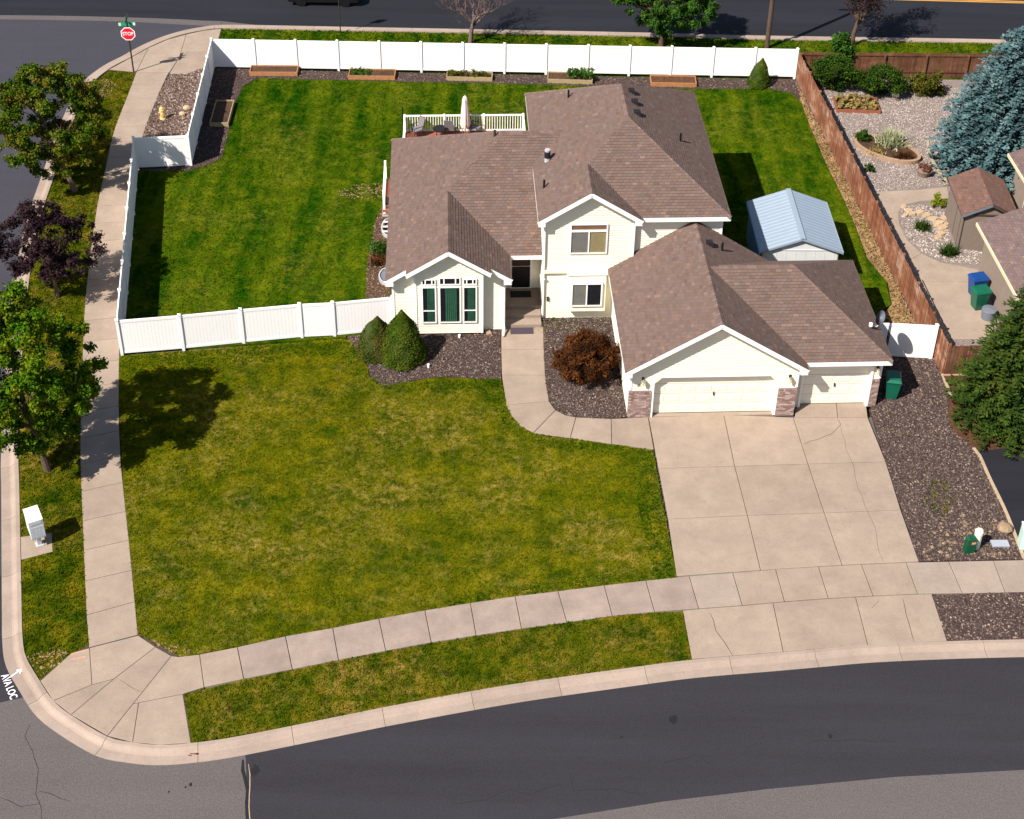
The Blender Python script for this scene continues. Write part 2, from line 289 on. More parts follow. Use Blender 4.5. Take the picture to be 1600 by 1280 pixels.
def leaves(name, C, Rr, n, size, mat, parent, shell=0.55, flat=0.5, seed_tone=0.3, squash=1.0):
    """leaf-sized faces spread through a set of clump ellipsoids C (k,3) with radii Rr (k,3)"""
    C = np.asarray(C, np.float32); Rr = np.asarray(Rr, np.float32)
    if Rr.ndim == 1: Rr = np.repeat(Rr[:, None], 3, axis=1) * np.array([1, 1, squash])
    wgt = (Rr[:, 0] * Rr[:, 1]); i = NR.choice(len(C), n, p=wgt / wgt.sum()); d = NR.normal(size=(n, 3)); d /= np.linalg.norm(d, axis=1, keepdims=True)
    rr = (shell + (1 - shell) * NR.uniform(0, 1, n)) * NR.uniform(0.75, 1.12, n); p = C[i] + d * rr[:, None] * Rr[i]
    nn = d * 0.8 + NR.normal(size=(n, 3)) * flat + np.array([0, 0, 0.35]); nn /= np.linalg.norm(nn, axis=1, keepdims=True)
    a = np.cross(nn, NR.normal(size=(n, 3))); a /= np.linalg.norm(a, axis=1, keepdims=True); b = np.cross(nn, a); s = size * NR.uniform(0.6, 1.4, (n, 1))
    V = np.stack([p - a * s * 0.5, p - b * s * 0.33 + a * s * 0.05, p + a * s * 0.55, p + b * s * 0.33 + a * s * 0.05], 1)
    tone = NR.uniform(1 - seed_tone, 1 + seed_tone, (n, 1)) * np.ones((1, 3)); tone *= (NR.uniform(0.8, 1.2, (len(C), 1)) * np.ones((1, 3)))[i]
    return fast(name, V, 4, mat, parent, col=tone)
def clumps(n, cx, cy, cz, rx, ry, rz_, r0, r1, top=1.0):
    """clump centres scattered through an uneven egg-shaped crown"""
    out, rad = [], []
    while len(out) < n:
        d = NR.normal(size=3); d /= np.linalg.norm(d); q = NR.uniform(0.25, 1.0) ** 0.5; k = 1 - 0.35 * max(0, d[2] * q) * top
        out.append((cx + d[0] * q * rx * k, cy + d[1] * q * ry * k, cz + d[2] * q * rz_)); rad.append(NR.uniform(r0, r1))
    return np.array(out), np.array(rad)
def text_mesh(s, size, mat, parent, loc, rot, name='lettering', thick=0.003, sx=1.0, sy=1.0):
    cu = bpy.data.curves.new('t', 'FONT'); cu.body = s; cu.size = size; cu.align_x = 'CENTER'; cu.align_y = 'CENTER'; cu.extrude = thick; cu.resolution_u = 3; cu.offset = size * 0.012
    o = bpy.data.objects.new('t', cu); COL.objects.link(o); dg = bpy.context.evaluated_depsgraph_get(); me = bpy.data.meshes.new_from_object(o.evaluated_get(dg)); bpy.data.objects.remove(o)
    me.materials.clear(); me.materials.append(M(mat)); r = bpy.data.objects.new(name, me); link(r, parent); r.location = loc; r.rotation_euler = rot; r.scale = (sx, sy, 1); return r
def shrink(poly, d):
    """inset a convex-ish polygon by d"""
    p = list(poly); 
    if area2(p) < 0: p.reverse()
    n = len(p); out = []
    for i in range(n):
        a, b, c = Vector(p[i - 1]), Vector(p[i]), Vector(p[(i + 1) % n]); e1 = (b - a).normalized(); e2 = (c - b).normalized()
        n1 = Vector((-e1.y, e1.x)); n2 = Vector((-e2.y, e2.x)); m = n1 + n2; k = m.length
        m = m / k if k > 1e-6 else n1; out.append(tuple(b + m * (d / max(0.35, m.dot(n1)))))
    return out
def smooth_line(pts, step):
    pts = [Vector(p) for p in pts]; d = []
    for i in range(len(pts) - 1):
        p0, p1, p2, p3 = pts[max(i - 1, 0)], pts[i], pts[i + 1], pts[min(i + 2, len(pts) - 1)]
        for k in range(12):
            t = k / 12; d.append(0.5 * ((2 * p1) + (p2 - p0) * t + (2 * p0 - 5 * p1 + 4 * p2 - p3) * t * t + (3 * p1 - p0 - 3 * p2 + p3) * t ** 3))
    d.append(pts[-1]); out = [d[0]]; acc = 0
    for i in range(1, len(d)):
        seg = (d[i] - d[i - 1]).length; q = 0
        while acc + seg - q >= step:
            q += step - acc; out.append(d[i - 1] + (d[i] - d[i - 1]) * (q / seg)); acc = 0
        acc += seg - q
    if (out[-1] - d[-1]).length > step * 0.4: out.append(d[-1])
    else: out[-1] = d[-1]
    return [tuple(q) for q in out]
def ribbon(pts, wd):
    """flat strip polygon list along a polyline"""
    q = []
    for i in range(len(pts) - 1):
        a, b = Vector(pts[i]), Vector(pts[i + 1]); d = (b - a).normalized(); n = Vector((-d.y, d.x)) * wd / 2; e = d * wd * 0.3
        q.append([tuple(a - n - e), tuple(b - n + e), tuple(b + n + e), tuple(a + n - e)])
    return q

def strip(pts, wd, taper=1.0):
    """one closed outline of width wd along a polyline"""
    n = len(pts); A, B = [], []
    for i in range(n):
        a, b = Vector(pts[max(i - 1, 0)]), Vector(pts[min(i + 1, n - 1)]); d = (b - a).normalized(); q = Vector((-d.y, d.x)) * wd / 2 * (taper if i in (0, n - 1) else 1)
        A.append(tuple(Vector(pts[i]) + q)); B.append(tuple(Vector(pts[i]) - q))
    return A + B[::-1]
# ================================================================== THE SETTING
ZS = -0.13                                            # street level; lawns and pavements lie about 0
def struct(o, label=None): o['kind'] = 'structure'; return o
struct(MB().prism([(-900, -400), (900, -400), (900, 1500), (-900, 1500)], -1.0, -0.30).build('ground', 'ground'))
struct(MB().prism([(-32, 10), (60, 10), (60, 49), (-12, 49), (-14, 80), (70, 80), (70, 97), (-70, 97), (-70, 81), (-32, 81)], -0.5, ZS).build('street', 'asphalt_old'))
# fresh dark surfacing over the older street
def sheet(name, pts, z, mat, th=0.02): return struct(MB().prism(pts, z - th, z).build(name, mat))
ov = P([(383, 1172), (386, 1230), (388, 1300)], ZS) + P([(780, 1297), (870, 1279), (1040, 1252), (1200, 1233), (1400, 1214), (1600, 1203), (1900, 1192)], ZS) + P([(1900, 1000), (1480, 995), (1081, 1025), (800, 1062), (500, 1120)], ZS)
sheet('street_overlay', ov, ZS + 0.006, 'asphalt_new')
sheet('street_overlay', P([(-120, 1120), (0, 1098), (36, 1090), (60, 1050), (60, 900), (-200, 900)], ZS), ZS + 0.007, 'asphalt_new')
sheet('side_street', P([(60, 700), (60, 900), (-200, 900), (-260, 500), (-200, 32), (0, 30), (200, 34), (345, 42), (200, 130), (100, 300)], ZS), ZS + 0.003, 'asphalt_side')
sheet('back_road', P([(-200, 24), (0, 25), (345, 33), (400, 39)], ZS) + P([(1200, 56), (1900, 70)], ZS) + [(70, 97), (-70, 97)], ZS + 0.010, 'asphalt_back')
MBg = MB().prism(strip(smooth_line(P([(-60, 27), (100, 28.5), (260, 33), (345, 38)], ZS), 2.0), 0.6), ZS - 0.02, ZS + 0.016)
struct(MBg.build('valley_gutter', 'asphalt_old'))
for dy in (0.0, 0.22):
    a, b = at(1150, -6, ZS), at(1825, 11.5, ZS); sheet('centre_line', [(a[0], a[1] + dy), (b[0], b[1] + dy), (b[0], b[1] + dy + 0.13), (a[0], a[1] + dy + 0.13)], ZS + 0.016, 'paint_yellow')
# ---- kerb and gutter in cast lengths
KB = [(1800, 74), (1545, 66.5), (1200, 61), (1000, 56), (800, 52), (532, 47), (400, 44.5), (345, 44), (318, 47), (290, 52.5), (262, 61), (232, 74), (205, 89), (170, 108), (140, 136), (112, 195), (88, 265), (62, 345), (45, 440), (34, 560), (29, 700), (30, 760), (32, 860), (34, 960), (35, 992), (40, 1025), (61, 1062), (82.5, 1094), (111, 1117.5), (167.5, 1151), (207.5, 1160), (250, 1164), (299, 1161), (370, 1151), (517, 1122), (617, 1102), (800, 1069.5), (980, 1044), (1081, 1031), (1200, 1021), (1280, 1014), (1357, 1007.5), (1480, 1002), (1600, 999), (1800, 995)]
kl = smooth_line(P(KB), 0.305); kerb = struct(MB().prism([(0, 0), (0.01, 0), (0, 0.01)], -0.29, -0.28).build('kerb', 'kerb'))
def kerb_piece(i0, i1, gap):
    pts = kl[i0:i1 + 1]
    prof = [(0, 0.004), (0.14, 0.004), (0.20, -0.02), (0.29, -0.095), (0.36, -0.118), (0.70, -0.112), (0.70, -0.3), (0, -0.3)]
    mb = MB(); n = len(pts); rings = []
    for i, p in enumerate(pts):
        a = Vector(kl[max(i0 + i - 2, 0)]); b = Vector(kl[min(i0 + i + 2, len(kl) - 1)]); d = (b - a).normalized(); r = Vector((d.y, -d.x)); q = Vector(p)
        if i == 0: q = q + d * gap
        if i == n - 1: q = q - d * gap
        rings.append([(q.x + r.x * o, q.y + r.y * o, z) for o, z in prof])
    m = len(prof)
    for i in range(n - 1):
        for k in range(m): k2 = (k + 1) % m; mb.face([rings[i][k], rings[i][k2], rings[i + 1][k2], rings[i + 1][k]])
    mb.face(list(reversed(rings[0]))); mb.face(rings[-1]); return mb
i = 0
while i < len(kl) - 2:
    j = min(i + 10, len(kl) - 1)
    if len(kl) - 1 - j < 4: j = len(kl) - 1
    kerb_piece(i, j, 0.007).build('kerb_length', 'kerb', kerb); i = j
# ---- concrete slabs
def slabset(name): return struct(MB().prism([(0, 0), (0.01, 0), (0, 0.01)], -0.29, -0.28).build(name, 'concrete'))
def slab(parent, pts, mat='concrete', gap=0.012, z=0.008, raw=False):
    q = shrink(pts if raw else P(pts), gap)
    if area2(q) < 0: q.reverse()
    t = shrink(q, 0.012); mb = MB(); mb.prism(q, -0.2, z - 0.008); mb.prism(q, z - 0.008, z, top=t); return mb.build('slab', mat, parent)
sw = slabset('sidewalk')
for q in ([(168, 110), (205, 89), (232, 74), (262, 61), (290, 52.5), (318, 47), (346, 44), (338, 106), (290, 118), (213, 114)], [(138, 1008), (216, 990), (284, 1026), (316, 1024), (319, 1076), (288, 1085), (299, 1161), (250, 1164), (207.5, 1160), (167.5, 1151), (111, 1117.5), (82.5, 1094), (62, 1063), (112, 1020)]): MB().prism(P(q), -.25, -.004).build('slab_base', 'crack', sw)
up = [(312, 1022.5), (371, 1011), (446, 994), (520, 981), (592, 966.5), (664, 953.5), (735, 942), (805, 931.5), (872, 923.5), (944, 914.5), (1009, 907), (1077, 900), (1145, 895), (1212, 889.5), (1279, 885.5), (1346, 882), (1416, 879), (1482.5, 877.5), (1552, 876), (1625, 874.5), (1700, 873)]
lo = [(319, 1074), (381, 1061), (457, 1046), (529, 1031.5), (603, 1017), (674, 1004), (744, 993), (815, 982.5), (886, 972.5), (957, 962.5), (1023, 956), (1092, 951), (1160, 946), (1226, 940), (1294.5, 935), (1364.5, 931), (1434, 928), (1504, 927), (1571, 926), (1646, 924), (1722, 922)]
for k in range(len(up) - 1):
    slab(sw, [up[k], up[k + 1], lo[k + 1], lo[k]], 'concrete' if k in (0, 12, 13, 14, 15) else ('concrete_pale' if k in (11, 16, 17, 18, 19) else 'concrete_grey'))
for q in ([(140, 1012.5), (216, 993), (243, 1011), (178, 1061), (144, 1070)], [(243, 1011), (268, 1025), (208, 1100), (168, 1150), (111, 1117), (178, 1061)], [(138.5, 1013), (140, 1012.5), (144, 1070), (83, 1095), (63, 1064), (112, 1020)], [(83, 1095), (144, 1070), (178, 1061), (111, 1117)],
          [(268, 1025), (280, 1026.5), (312, 1022.5), (319, 1074), (286, 1084.5), (217, 1098), (208, 1100)], [(208, 1100), (217, 1098), (207.5, 1160), (168, 1150)], [(217, 1098), (286, 1084.5), (298.5, 1161), (250, 1164), (207.5, 1160)]): slab(sw, q, 'concrete', 0.010)
Lp = [(213, 113), (199, 150), (178, 205), (163, 270), (152, 320), (140, 405), (132, 482), (127, 620), (125, 700), (128, 790), (131, 865), (135, 960), (139, 1012)]
Rp = [(264, 113), (247, 150), (224, 210), (212, 262), (205, 310), (195, 405), (189, 482), (186, 600), (187.5, 700), (195, 780), (204, 865), (212, 950), (216, 992)]
L_, R_ = smooth_line(P(Lp), 0.1), smooth_line(P(Rp), 0.1); ns = 27
def pick(line, t): return line[min(len(line) - 1, int(round(t * (len(line) - 1))))]
for k in range(ns): a, b = k / ns, (k + 1) / ns; slab(sw, [pick(L_, a), pick(R_, a), pick(R_, b), pick(L_, b)], 'concrete', raw=True)
for q in ([(170, 109), (205, 90), (232, 75), (213, 113)], [(213, 113), (232, 75), (262, 62), (291, 54), (281, 88), (265, 113)], [(291, 54), (318, 48), (346, 45), (336, 80), (283, 81)], [(281, 88), (283, 81), (336, 80), (336, 105), (315, 107), (290, 117), (265, 116), (266, 113)]): slab(sw, q, 'concrete')
dr = slabset('driveway')
cL = [(1013.5, 652), (1029, 732), (1044, 811), (1057, 900.5)]; cA = [(1131, 648), (1148, 728.5), (1168, 805.5), (1188.5, 891)]; cB = [(1239.5, 652.5), (1262.5, 725), (1288, 801.5), (1316, 883)]; cR = [(1356, 652.5), (1384, 721.5), (1407.5, 797), (1436, 877.5)]
for a_, b_ in ((cL, cA), (cA, cB), (cB, cR)):
    for k in range(3): slab(dr, [a_[k], b_[k], b_[k + 1], a_[k + 1]])
slab(dr, [(1242, 652.5), (1309, 652.5), (1306, 622), (1243, 622)]); slab(dr, [(1309, 652.5), (1356, 652.5), (1352, 622), (1306, 622)])
for q in ([(1067, 954), (1092, 951.5), (1160, 946.5), (1208, 942), (1224, 1018.5), (1081, 1030)], [(1208, 942), (1226, 940.5), (1294, 935.5), (1337, 933), (1356, 1007.5), (1224, 1018.5)], [(1337, 933), (1364, 931.5), (1434, 928.5), (1456, 928), (1480, 1001.5), (1356, 1007.5)]): slab(dr, q)
wk = slabset('front_walk')
for q in ([(783, 503), (849, 503), (850, 546), (783, 546)], [(783, 546), (850, 546), (852, 586), (784, 586)], [(784, 586), (852, 586), (858, 627), (791, 633)], [(791, 633), (858, 627), (868, 641), (834, 676), (812, 664), (797, 647)], [(868, 641), (884, 649), (900, 652), (891, 684.5), (862, 681), (834, 676)], [(900, 652), (955, 654.5), (956, 693.5), (891, 684.5)], [(955, 654.5), (1013, 652), (1022, 702.5), (956, 693.5)]): slab(wk, q)
# cracks and stains on the slabs (flat marks of their own shape)
def marks(name, parent, lines, wd, mat, z):
    mb = MB()
    for ln in lines:
        pts = P(ln, z); fine = []
        for a, b in zip(pts[:-1], pts[1:]):
            n = max(1, int(math.hypot(b[0] - a[0], b[1] - a[1]) / 0.35))
            for k in range(n): fine.append((a[0] + (b[0] - a[0]) * k / n + rnd.uniform(-.05, .05), a[1] + (b[1] - a[1]) * k / n + rnd.uniform(-.05, .05)))
        fine.append(pts[-1])
        mb.prism(strip(fine, wd, 0.5), z - 0.003, z + 0.0005)
    return mb.build(name, mat, parent)
marks('crack', dr, [[(1309, 654), (1313, 662), (1301, 678), (1256, 694)], [(1111, 957), (1118, 985), (1145, 1025)], [(1412, 935), (1420, 975), (1428, 1003)], [(1375, 938), (1362, 950)]], 0.022, 'crack', 0.0095)
marks('crack', dr, [[(1313, 664), (1322, 700), (1333, 730), (1342, 762), (1350, 790), (1358, 806), (1366, 822), (1371, 850), (1381, 878)]], 0.011, 'crack', 0.0095)
marks('crack', sw, [[(186, 1064), (219, 1081)]], 0.014, 'crack', 0.0095)
cr = marks('crack', None, [[(50, 1170), (62, 1200), (58, 1240), (64, 1262), (66, 1290)], [(0, 1245), (30, 1262), (62, 1256)], [(62, 1236), (110, 1252)], [(52, 1172), (40, 1150), (48, 1130)]], 0.016, 'tar', ZS + 0.003); struct(cr); cr.name = 'street_crack'
cr = struct(marks('street_crack', None, [[(379, 1186), (384, 1220), (386, 1290)]], 0.10, 'tar', ZS + 0.012)); cr = struct(marks('street_crack', None, [[(386, 1195), (391, 1230), (392, 1290)]], 0.03, 'timber_pale', ZS + 0.0125))
cr = struct(marks('street_crack', None, [[(810, 1236), (830, 1240), (876, 1225)], [(892, 1210), (896, 1235), (940, 1232), (1000, 1240)], [(1040, 1190), (1090, 1180), (1120, 1200)], [(1260, 1160), (1330, 1157), (1400, 1160)], [(700, 1260), (760, 1248), (800, 1232)]], 0.012, 'tar', ZS + 0.009))
def blot(name, px, py, rx, ry, mat, z, n=14, j=0.35, parent=None):
    c = at(px, py, z); pts = [(c[0] + math.cos(2 * math.pi * k / n) * rx * (1 + rnd.uniform(-j, j)), c[1] + math.sin(2 * math.pi * k / n) * ry * (1 + rnd.uniform(-j, j))) for k in range(n)]
    return struct(MB().prism(pts, z - 0.002, z + 0.001).build(name, mat, parent)) if parent is None else MB().prism(pts, z - 0.002, z + 0.001).build(name, mat, parent)
for px, py, r_ in ((1052, 1124, .13), (1297, 1150, .06), (298, 1226, .05), (290, 1230, .03), (971, 1152, .04), (264, 1237, .03), (398, 1205, .16)): blot('street_stain', px, py, r_, r_ * 1.4, 'tar', ZS + 0.0085 if px > 390 else ZS + 0.002)
for k in range(9): blot('kerb_stain', 303 + rnd.uniform(-11, 11), 1177 + rnd.uniform(-4, 4), rnd.uniform(.03, .10), rnd.uniform(.02, .05), 'stain_red', -0.108)
for x0, y0, x1, y1 in ((110, 1022, 138, 1015), (113, 1030, 134, 1026)): marks('paint_mark', sw, [[(x0, y0), (x1, y1)]], 0.09, 'paint_orange', 0.0096)
# painted utility marking on the road beside the kerb: AVA LOC and an arrow
a, b = at(8, 1058, ZS + .012), at(20, 1088, ZS + .012); ang = math.atan2(b[1] - a[1], b[0] - a[0])
o = text_mesh('AVA LOC', 0.36, 'paint_white', None, ((a[0] + b[0]) / 2 + .0, (a[1] + b[1]) / 2, ZS + 0.014), (0, 0, ang), 'road_lettering', 0.0015, 0.78, 1.0); struct(o)
mb = MB()
for k, ln in enumerate(([(16, 1058), (33, 1046.6)], [(34.5, 1046), (26, 1047.5)], [(34, 1046.5), (31, 1052)])): mb.prism(strip(P(ln, -0.10), 0.05), -0.15, -0.094 + k * 0.0007)
struct(mb.build('road_arrow', 'paint_white'))
# ---- lawns
FL = P([(186, 556), (530, 530), (548, 532), (560, 552), (574, 572), (577, 588), (590, 601), (640, 597), (672, 590), (720, 590), (783, 592), (787, 612), (795, 640), (812, 665), (833, 677), (890, 685), (953, 694), (1020, 703), (1057, 902), (944, 915), (800, 932), (591, 967), (446, 995), (280, 1027), (215, 993), (203, 865), (194, 780), (186, 640)])
BL = P([(192, 551), (215, 266), (290, 268), (330, 256), (347, 246), (357, 207), (368, 160), (380, 135), (402, 122), (600, 127), (800, 131), (880, 133), (1000, 138), (1120, 139), (1200, 138), (1238, 146), (1252, 160), (1264, 195), (1290, 255), (1315, 305), (1335, 350), (1352, 400), (1385, 440), (1392, 475), (1372, 490), (1340, 500), (1100, 520), (640, 521), (600, 505), (575, 500), (572, 465), (573, 420), (580, 380), (586, 345), (600, 318), (604, 318), (604, 505), (616, 521)])
LS = P([(170, 110), (213, 114), (199, 150), (178, 205), (163, 270), (152, 320), (140, 405), (132, 482), (127, 620), (125, 700), (128, 790), (131, 865), (135, 960), (138, 1010), (112, 1020), (63, 1062), (41, 1025), (36, 992), (35, 960), (33, 860), (31, 760), (30, 700), (35, 560), (46, 440), (63, 345), (89, 265), (113, 195), (141, 136)])
FS = P([(287, 1085), (381, 1062), (457, 1047), (529, 1032), (603, 1018), (674, 1005), (744, 994), (815, 983), (886, 973), (957, 963), (1024, 957), (1067, 955), (1080, 1030), (980, 1043), (800, 1069), (617, 1101), (517, 1121), (400, 1144), (299, 1160)])
BV = P([(346, 46), (400, 46), (532, 48.5), (800, 53.5), (1000, 57.5), (1200, 62.5), (1545, 68), (1800, 75.5)]) + [(34, 79.9), (16, 79.85), (-18.3, 79.85)]
struct(MB().prism(FL, -0.29, -0.012).build('front_lawn', 'lawn_front')); struct(MB().prism(BL, -0.29, -0.010).build('back_lawn', 'lawn_back')); struct(MB().prism(LS, -0.29, -0.011).build('planting_strip', 'lawn_strip'))
struct(MB().prism(FS, -0.29, -0.011).build('planting_strip', 'lawn_strip')); struct(MB().prism(BV, -0.29, -0.011).build('road_verge', 'lawn_back'))
grass('grass', FL, 'lawn_front', 190, 0.028, -0.012, 'short dry olive grass of the front lawn between walk and sidewalk'); grass('grass', BL, 'lawn_back', 110, 0.032, -0.01, 'greener mown grass of the fenced back yard')
grass('grass', LS, 'lawn_strip', 190, 0.036, -0.011, 'patchy grass under the street trees on the side street', [P([(30, 838), (82, 831), (84, 863), (32, 876)])]); grass('grass', FS, 'lawn_strip', 200, 0.034, -0.011, 'grass in the strip between front sidewalk and kerb'); grass('grass', BV, 'lawn_back', 70, 0.07, -0.011, 'grass on the verge between white fence and back road')
for pp, lab in (([(1020, 703), (1057, 902), (1018, 907), (1000, 800), (985, 712)], 'greener margin of the lawn beside the driveway'), ([(1057, 902), (944, 915), (800, 932), (700, 948), (704, 936), (800, 915), (940, 897), (1040, 884)], 'greener margin of the lawn along the front sidewalk'), ([(783, 592), (795, 640), (812, 665), (833, 677), (890, 685), (953, 694), (1020, 703), (1018, 720), (940, 712), (860, 702), (800, 680), (770, 640), (765, 594)], 'greener margin of the lawn along the curved walk'), ([(186, 556), (548, 532), (577, 588), (640, 597), (780, 592), (780, 604), (640, 612), (570, 606), (530, 552), (200, 585)], 'greener margin of the lawn below the white fence and mulch')):
    grass('grass', P(pp), 'lawn_back', 130, 0.035, -0.008, lab)
# straw-coloured bare patches
DV = P([(1241, 123), (1250, 150), (1255, 168), (1266, 195), (1291, 255), (1316, 305), (1336, 350), (1356, 400), (1388, 440), (1394, 475), (1380, 492), (1330, 500), (1330, 550), (1455, 556), (1427, 500), (1340, 320), (1290, 219)])
struct(MB().prism(DV, -0.29, -0.004).build('dry_edge', 'dry_verge')); grass('dry_grass', DV, 'dry_verge', 120, 0.09, -0.004, 'straw coloured dead grass along the foot of the wooden fence')
for k_, (pp, lab) in enumerate((([(42, 1026), (75, 1012), (110, 1018), (88, 1042), (64, 1058)], 'bare orange-brown patch at the corner of the planting strip'), ([(142, 138), (165, 122), (182, 132), (170, 152), (148, 158)], 'yellowed patch of grass near the stop sign'), ([(520, 300), (560, 288), (604, 286), (604, 306), (575, 312), (540, 310)], 'worn brown patch of grass beside the deck landing'), ([(226, 997), (250, 1002), (288, 1012), (300, 1019), (281, 1025), (250, 1012)], 'straw patch of lawn at the corner of the two sidewalks'))):
    grass('dry_grass', P(pp), 'dry_verge', 80, 0.022, 0.0, lab)
# ---- rock mulch beds
MC = [(0.046, 0.033, 0.029), (0.068, 0.049, 0.041), (0.092, 0.066, 0.053), (0.034, 0.025, 0.024), (0.120, 0.088, 0.070), (0.060, 0.043, 0.040), (0.055, 0.040, 0.035), (0.080, 0.058, 0.048), (0.20, 0.155, 0.125)]
def bed(name, pts, lab, dens=430, raw=False, cols=MC, mat='mulch', z=0.002, s=(0.022, 0.055), holes=()):
    p = pts if raw else P(pts); struct(MB().prism(p, -0.29, z).build(name, mat)); rocks('rock_mulch', p, dens, s[0], s[1], cols, lab, z, holes)
bed('planting_bed', [(543, 526), (620, 519), (660, 505), (786, 505), (782, 523), (783, 592), (745, 592), (700, 588), (660, 592), (600, 603), (578, 586), (575, 570), (556, 545)], 'dark purple-brown rock mulch below the bay window')
bed('planting_bed', [(849, 494), (848, 480), (960, 480), (984, 650), (955, 655), (905, 653), (884, 648), (868, 640), (858, 625), (853, 600), (850, 560)], 'dark rock mulch round the copper bush between walk and garage')
bed('planting_bed', [(1360, 640), (1364, 600), (1380, 545), (1462, 545), (1470, 585), (1484, 620), (1480, 645), (1485, 668), (1510, 690), (1526, 703), (1545, 748), (1570, 800), (1598, 874), (1436, 877), (1384, 721)], 'dark rock mulch strip between driveway and the edging of the neighbouring drive')
bed('planting_bed', [(1456, 929.5), (1750, 921), (1750, 995), (1480, 1001)], 'brown rock mulch in the strip right of the driveway apron', 260, cols=[mul(c, 1.15) for c in MC])
bed('planting_bed', [(336, 107), (500, 111), (800, 117), (1000, 121), (1241, 124), (1253, 152), (1239, 146), (1200, 138), (1120, 139), (1000, 138), (880, 133), (800, 131), (600, 127), (402, 122), (380, 135), (368, 160), (357, 207), (347, 246), (330, 256), (290, 268), (258, 266), (259, 262), (300, 259)], 'dark bark mulch along the inside of the white back fence', 170, s=(0.02, 0.055))
bed('planting_bed', [(265, 116), (290, 117), (315, 107), (334, 106), (299, 256), (214, 262), (213, 258), (224, 210), (247, 150)], 'grey-brown rocks round the fire hydrant outside the white fence', 240, cols=[(0.11, 0.075, 0.06), (0.14, 0.10, 0.08), (0.075, 0.05, 0.045), (0.26, 0.20, 0.17), (0.10, 0.066, 0.055)], mat='soil', s=(0.03, 0.09))
bed('side_bed', [(600, 318), (586, 345), (580, 380), (573, 420), (572, 465), (575, 500), (600, 505), (614, 518), (650, 518), (650, 318)], 'brown gravel by the window wells on the left of the house', 120, cols=[(0.13, 0.085, 0.06), (0.09, 0.06, 0.045), (0.2, 0.14, 0.1)], mat='soil', s=(0.02, 0.06))
rocks('cobbles', P([(1432, 848), (1470, 815), (1520, 800), (1570, 815), (1594, 872), (1436, 876)]), 22, 0.05, 0.11, [(0.19, 0.13, 0.08), (0.14, 0.095, 0.065), (0.23, 0.17, 0.12), (0.11, 0.078, 0.058), (0.09, 0.064, 0.05)], 'loose tan cobbles round the green utility pedestal', holes=[P([(1545, 836), (1580, 836), (1582, 862), (1545, 862)])])
grass('weeds', P([(1440, 790), (1452, 760), (1470, 735), (1482, 760), (1495, 795), (1470, 815)]), 'lawn_strip', 45, 0.05, 0.02, 'thin patch of green weeds in the mulch beside the driveway')
grass('weeds', P([(850, 484), (870, 484), (875, 505), (856, 508)]), 'lawn_back', 30, 0.06, 0.02, 'few weeds in the mulch at the tower wall')
# ---- neighbouring plot
NY = [(16.15, 79.7), (18.6, 51.9), (34, 51.5), (34, 79.9)]
struct(MB().prism(NY, -0.29, -0.006).build('neighbour_yard', 'gravel_pale'))
GC = [(0.38, 0.33, 0.30), (0.28, 0.235, 0.205), (0.22, 0.185, 0.165), (0.36, 0.31, 0.275), (0.17, 0.14, 0.125), (0.30, 0.25, 0.215)]
rocks('gravel', P([(1272, 135), (1600, 140), (1600, 230), (1480, 290), (1370, 300), (1300, 180)]), 200, 0.02, 0.05, GC, 'pale gravel of the neighbouring garden behind the wooden fence')
rocks('gravel', P([(1410, 322), (1440, 320), (1480, 335), (1484, 384), (1500, 386), (1535, 395), (1535, 412), (1500, 413), (1470, 407), (1440, 393), (1420, 374), (1408, 350)]), 170, 0.03, 0.07, GC, 'pale gravel round the spiky plants beside the brown shed')
pth = slabset('garden_path')
for q in ([(1362, 300), (1395, 298), (1440, 296), (1480, 292), (1484, 312), (1440, 314), (1412, 320), (1404, 332), (1380, 334)], [(1380, 334), (1404, 332), (1406, 352), (1419, 377), (1440, 396), (1426, 404), (1415, 404)], [(1415, 404), (1426, 404), (1440, 396), (1470, 410), (1502, 416), (1545, 424), (1545, 440), (1434, 440)], [(1434, 440), (1545, 440), (1560, 530), (1476, 530)]): slab(pth, q, 'concrete')
struct(MB().prism(P([(1471, 588), (1515, 586), (1640, 560), (1760, 600), (1760, 700), (1600, 697), (1530, 705), (1510, 691), (1485, 669), (1480, 645), (1484, 620)]), -0.29, 0.0).build('tree_bed', 'earth_red'))
struct(MB().prism(P([(1527, 704), (1600, 697), (1800, 690), (1850, 873), (1599, 873), (1571, 800), (1546, 748)]), -0.29, -0.002).build('neighbour_drive', 'asphalt_back'))
tag(MB().prism(strip(smooth_line(P([(1521, 701), (1530, 712), (1547, 750), (1572, 802), (1600, 874)]), 0.5), 0.13), -0.2, 0.05).build('drive_edging', 'timber_pale'), 'tan concrete edging curving along the dark neighbouring drive', 'edging')
tag(MB().prism(strip(P([(1515, 585), (1471.5, 586.5), (1478, 600), (1487, 621)]), 0.13), -0.2, 0.05).build('bed_edging', 'timber_pale'), 'tan angled edging at the corner below the wooden fence', 'edging')
mb = MB().prism(strip(smooth_line(P([(1449, 215), (1452, 240), (1462, 262), (1480, 286)]), 0.4), 0.14), -0.2, 0.07)
tag(mb.build('bed_edging', 'timber_pale'), 'tan concrete edging bending round the foot of the blue spruce', 'edging')
mb = MB().prism(strip(P([(1434, 432), (1484, 536)], 0.35), 0.22), -0.2, 0.35)
tag(mb.build('timber_wall', 'timber_pale'), 'low pale timber wall running just behind the wooden fence', 'wall')
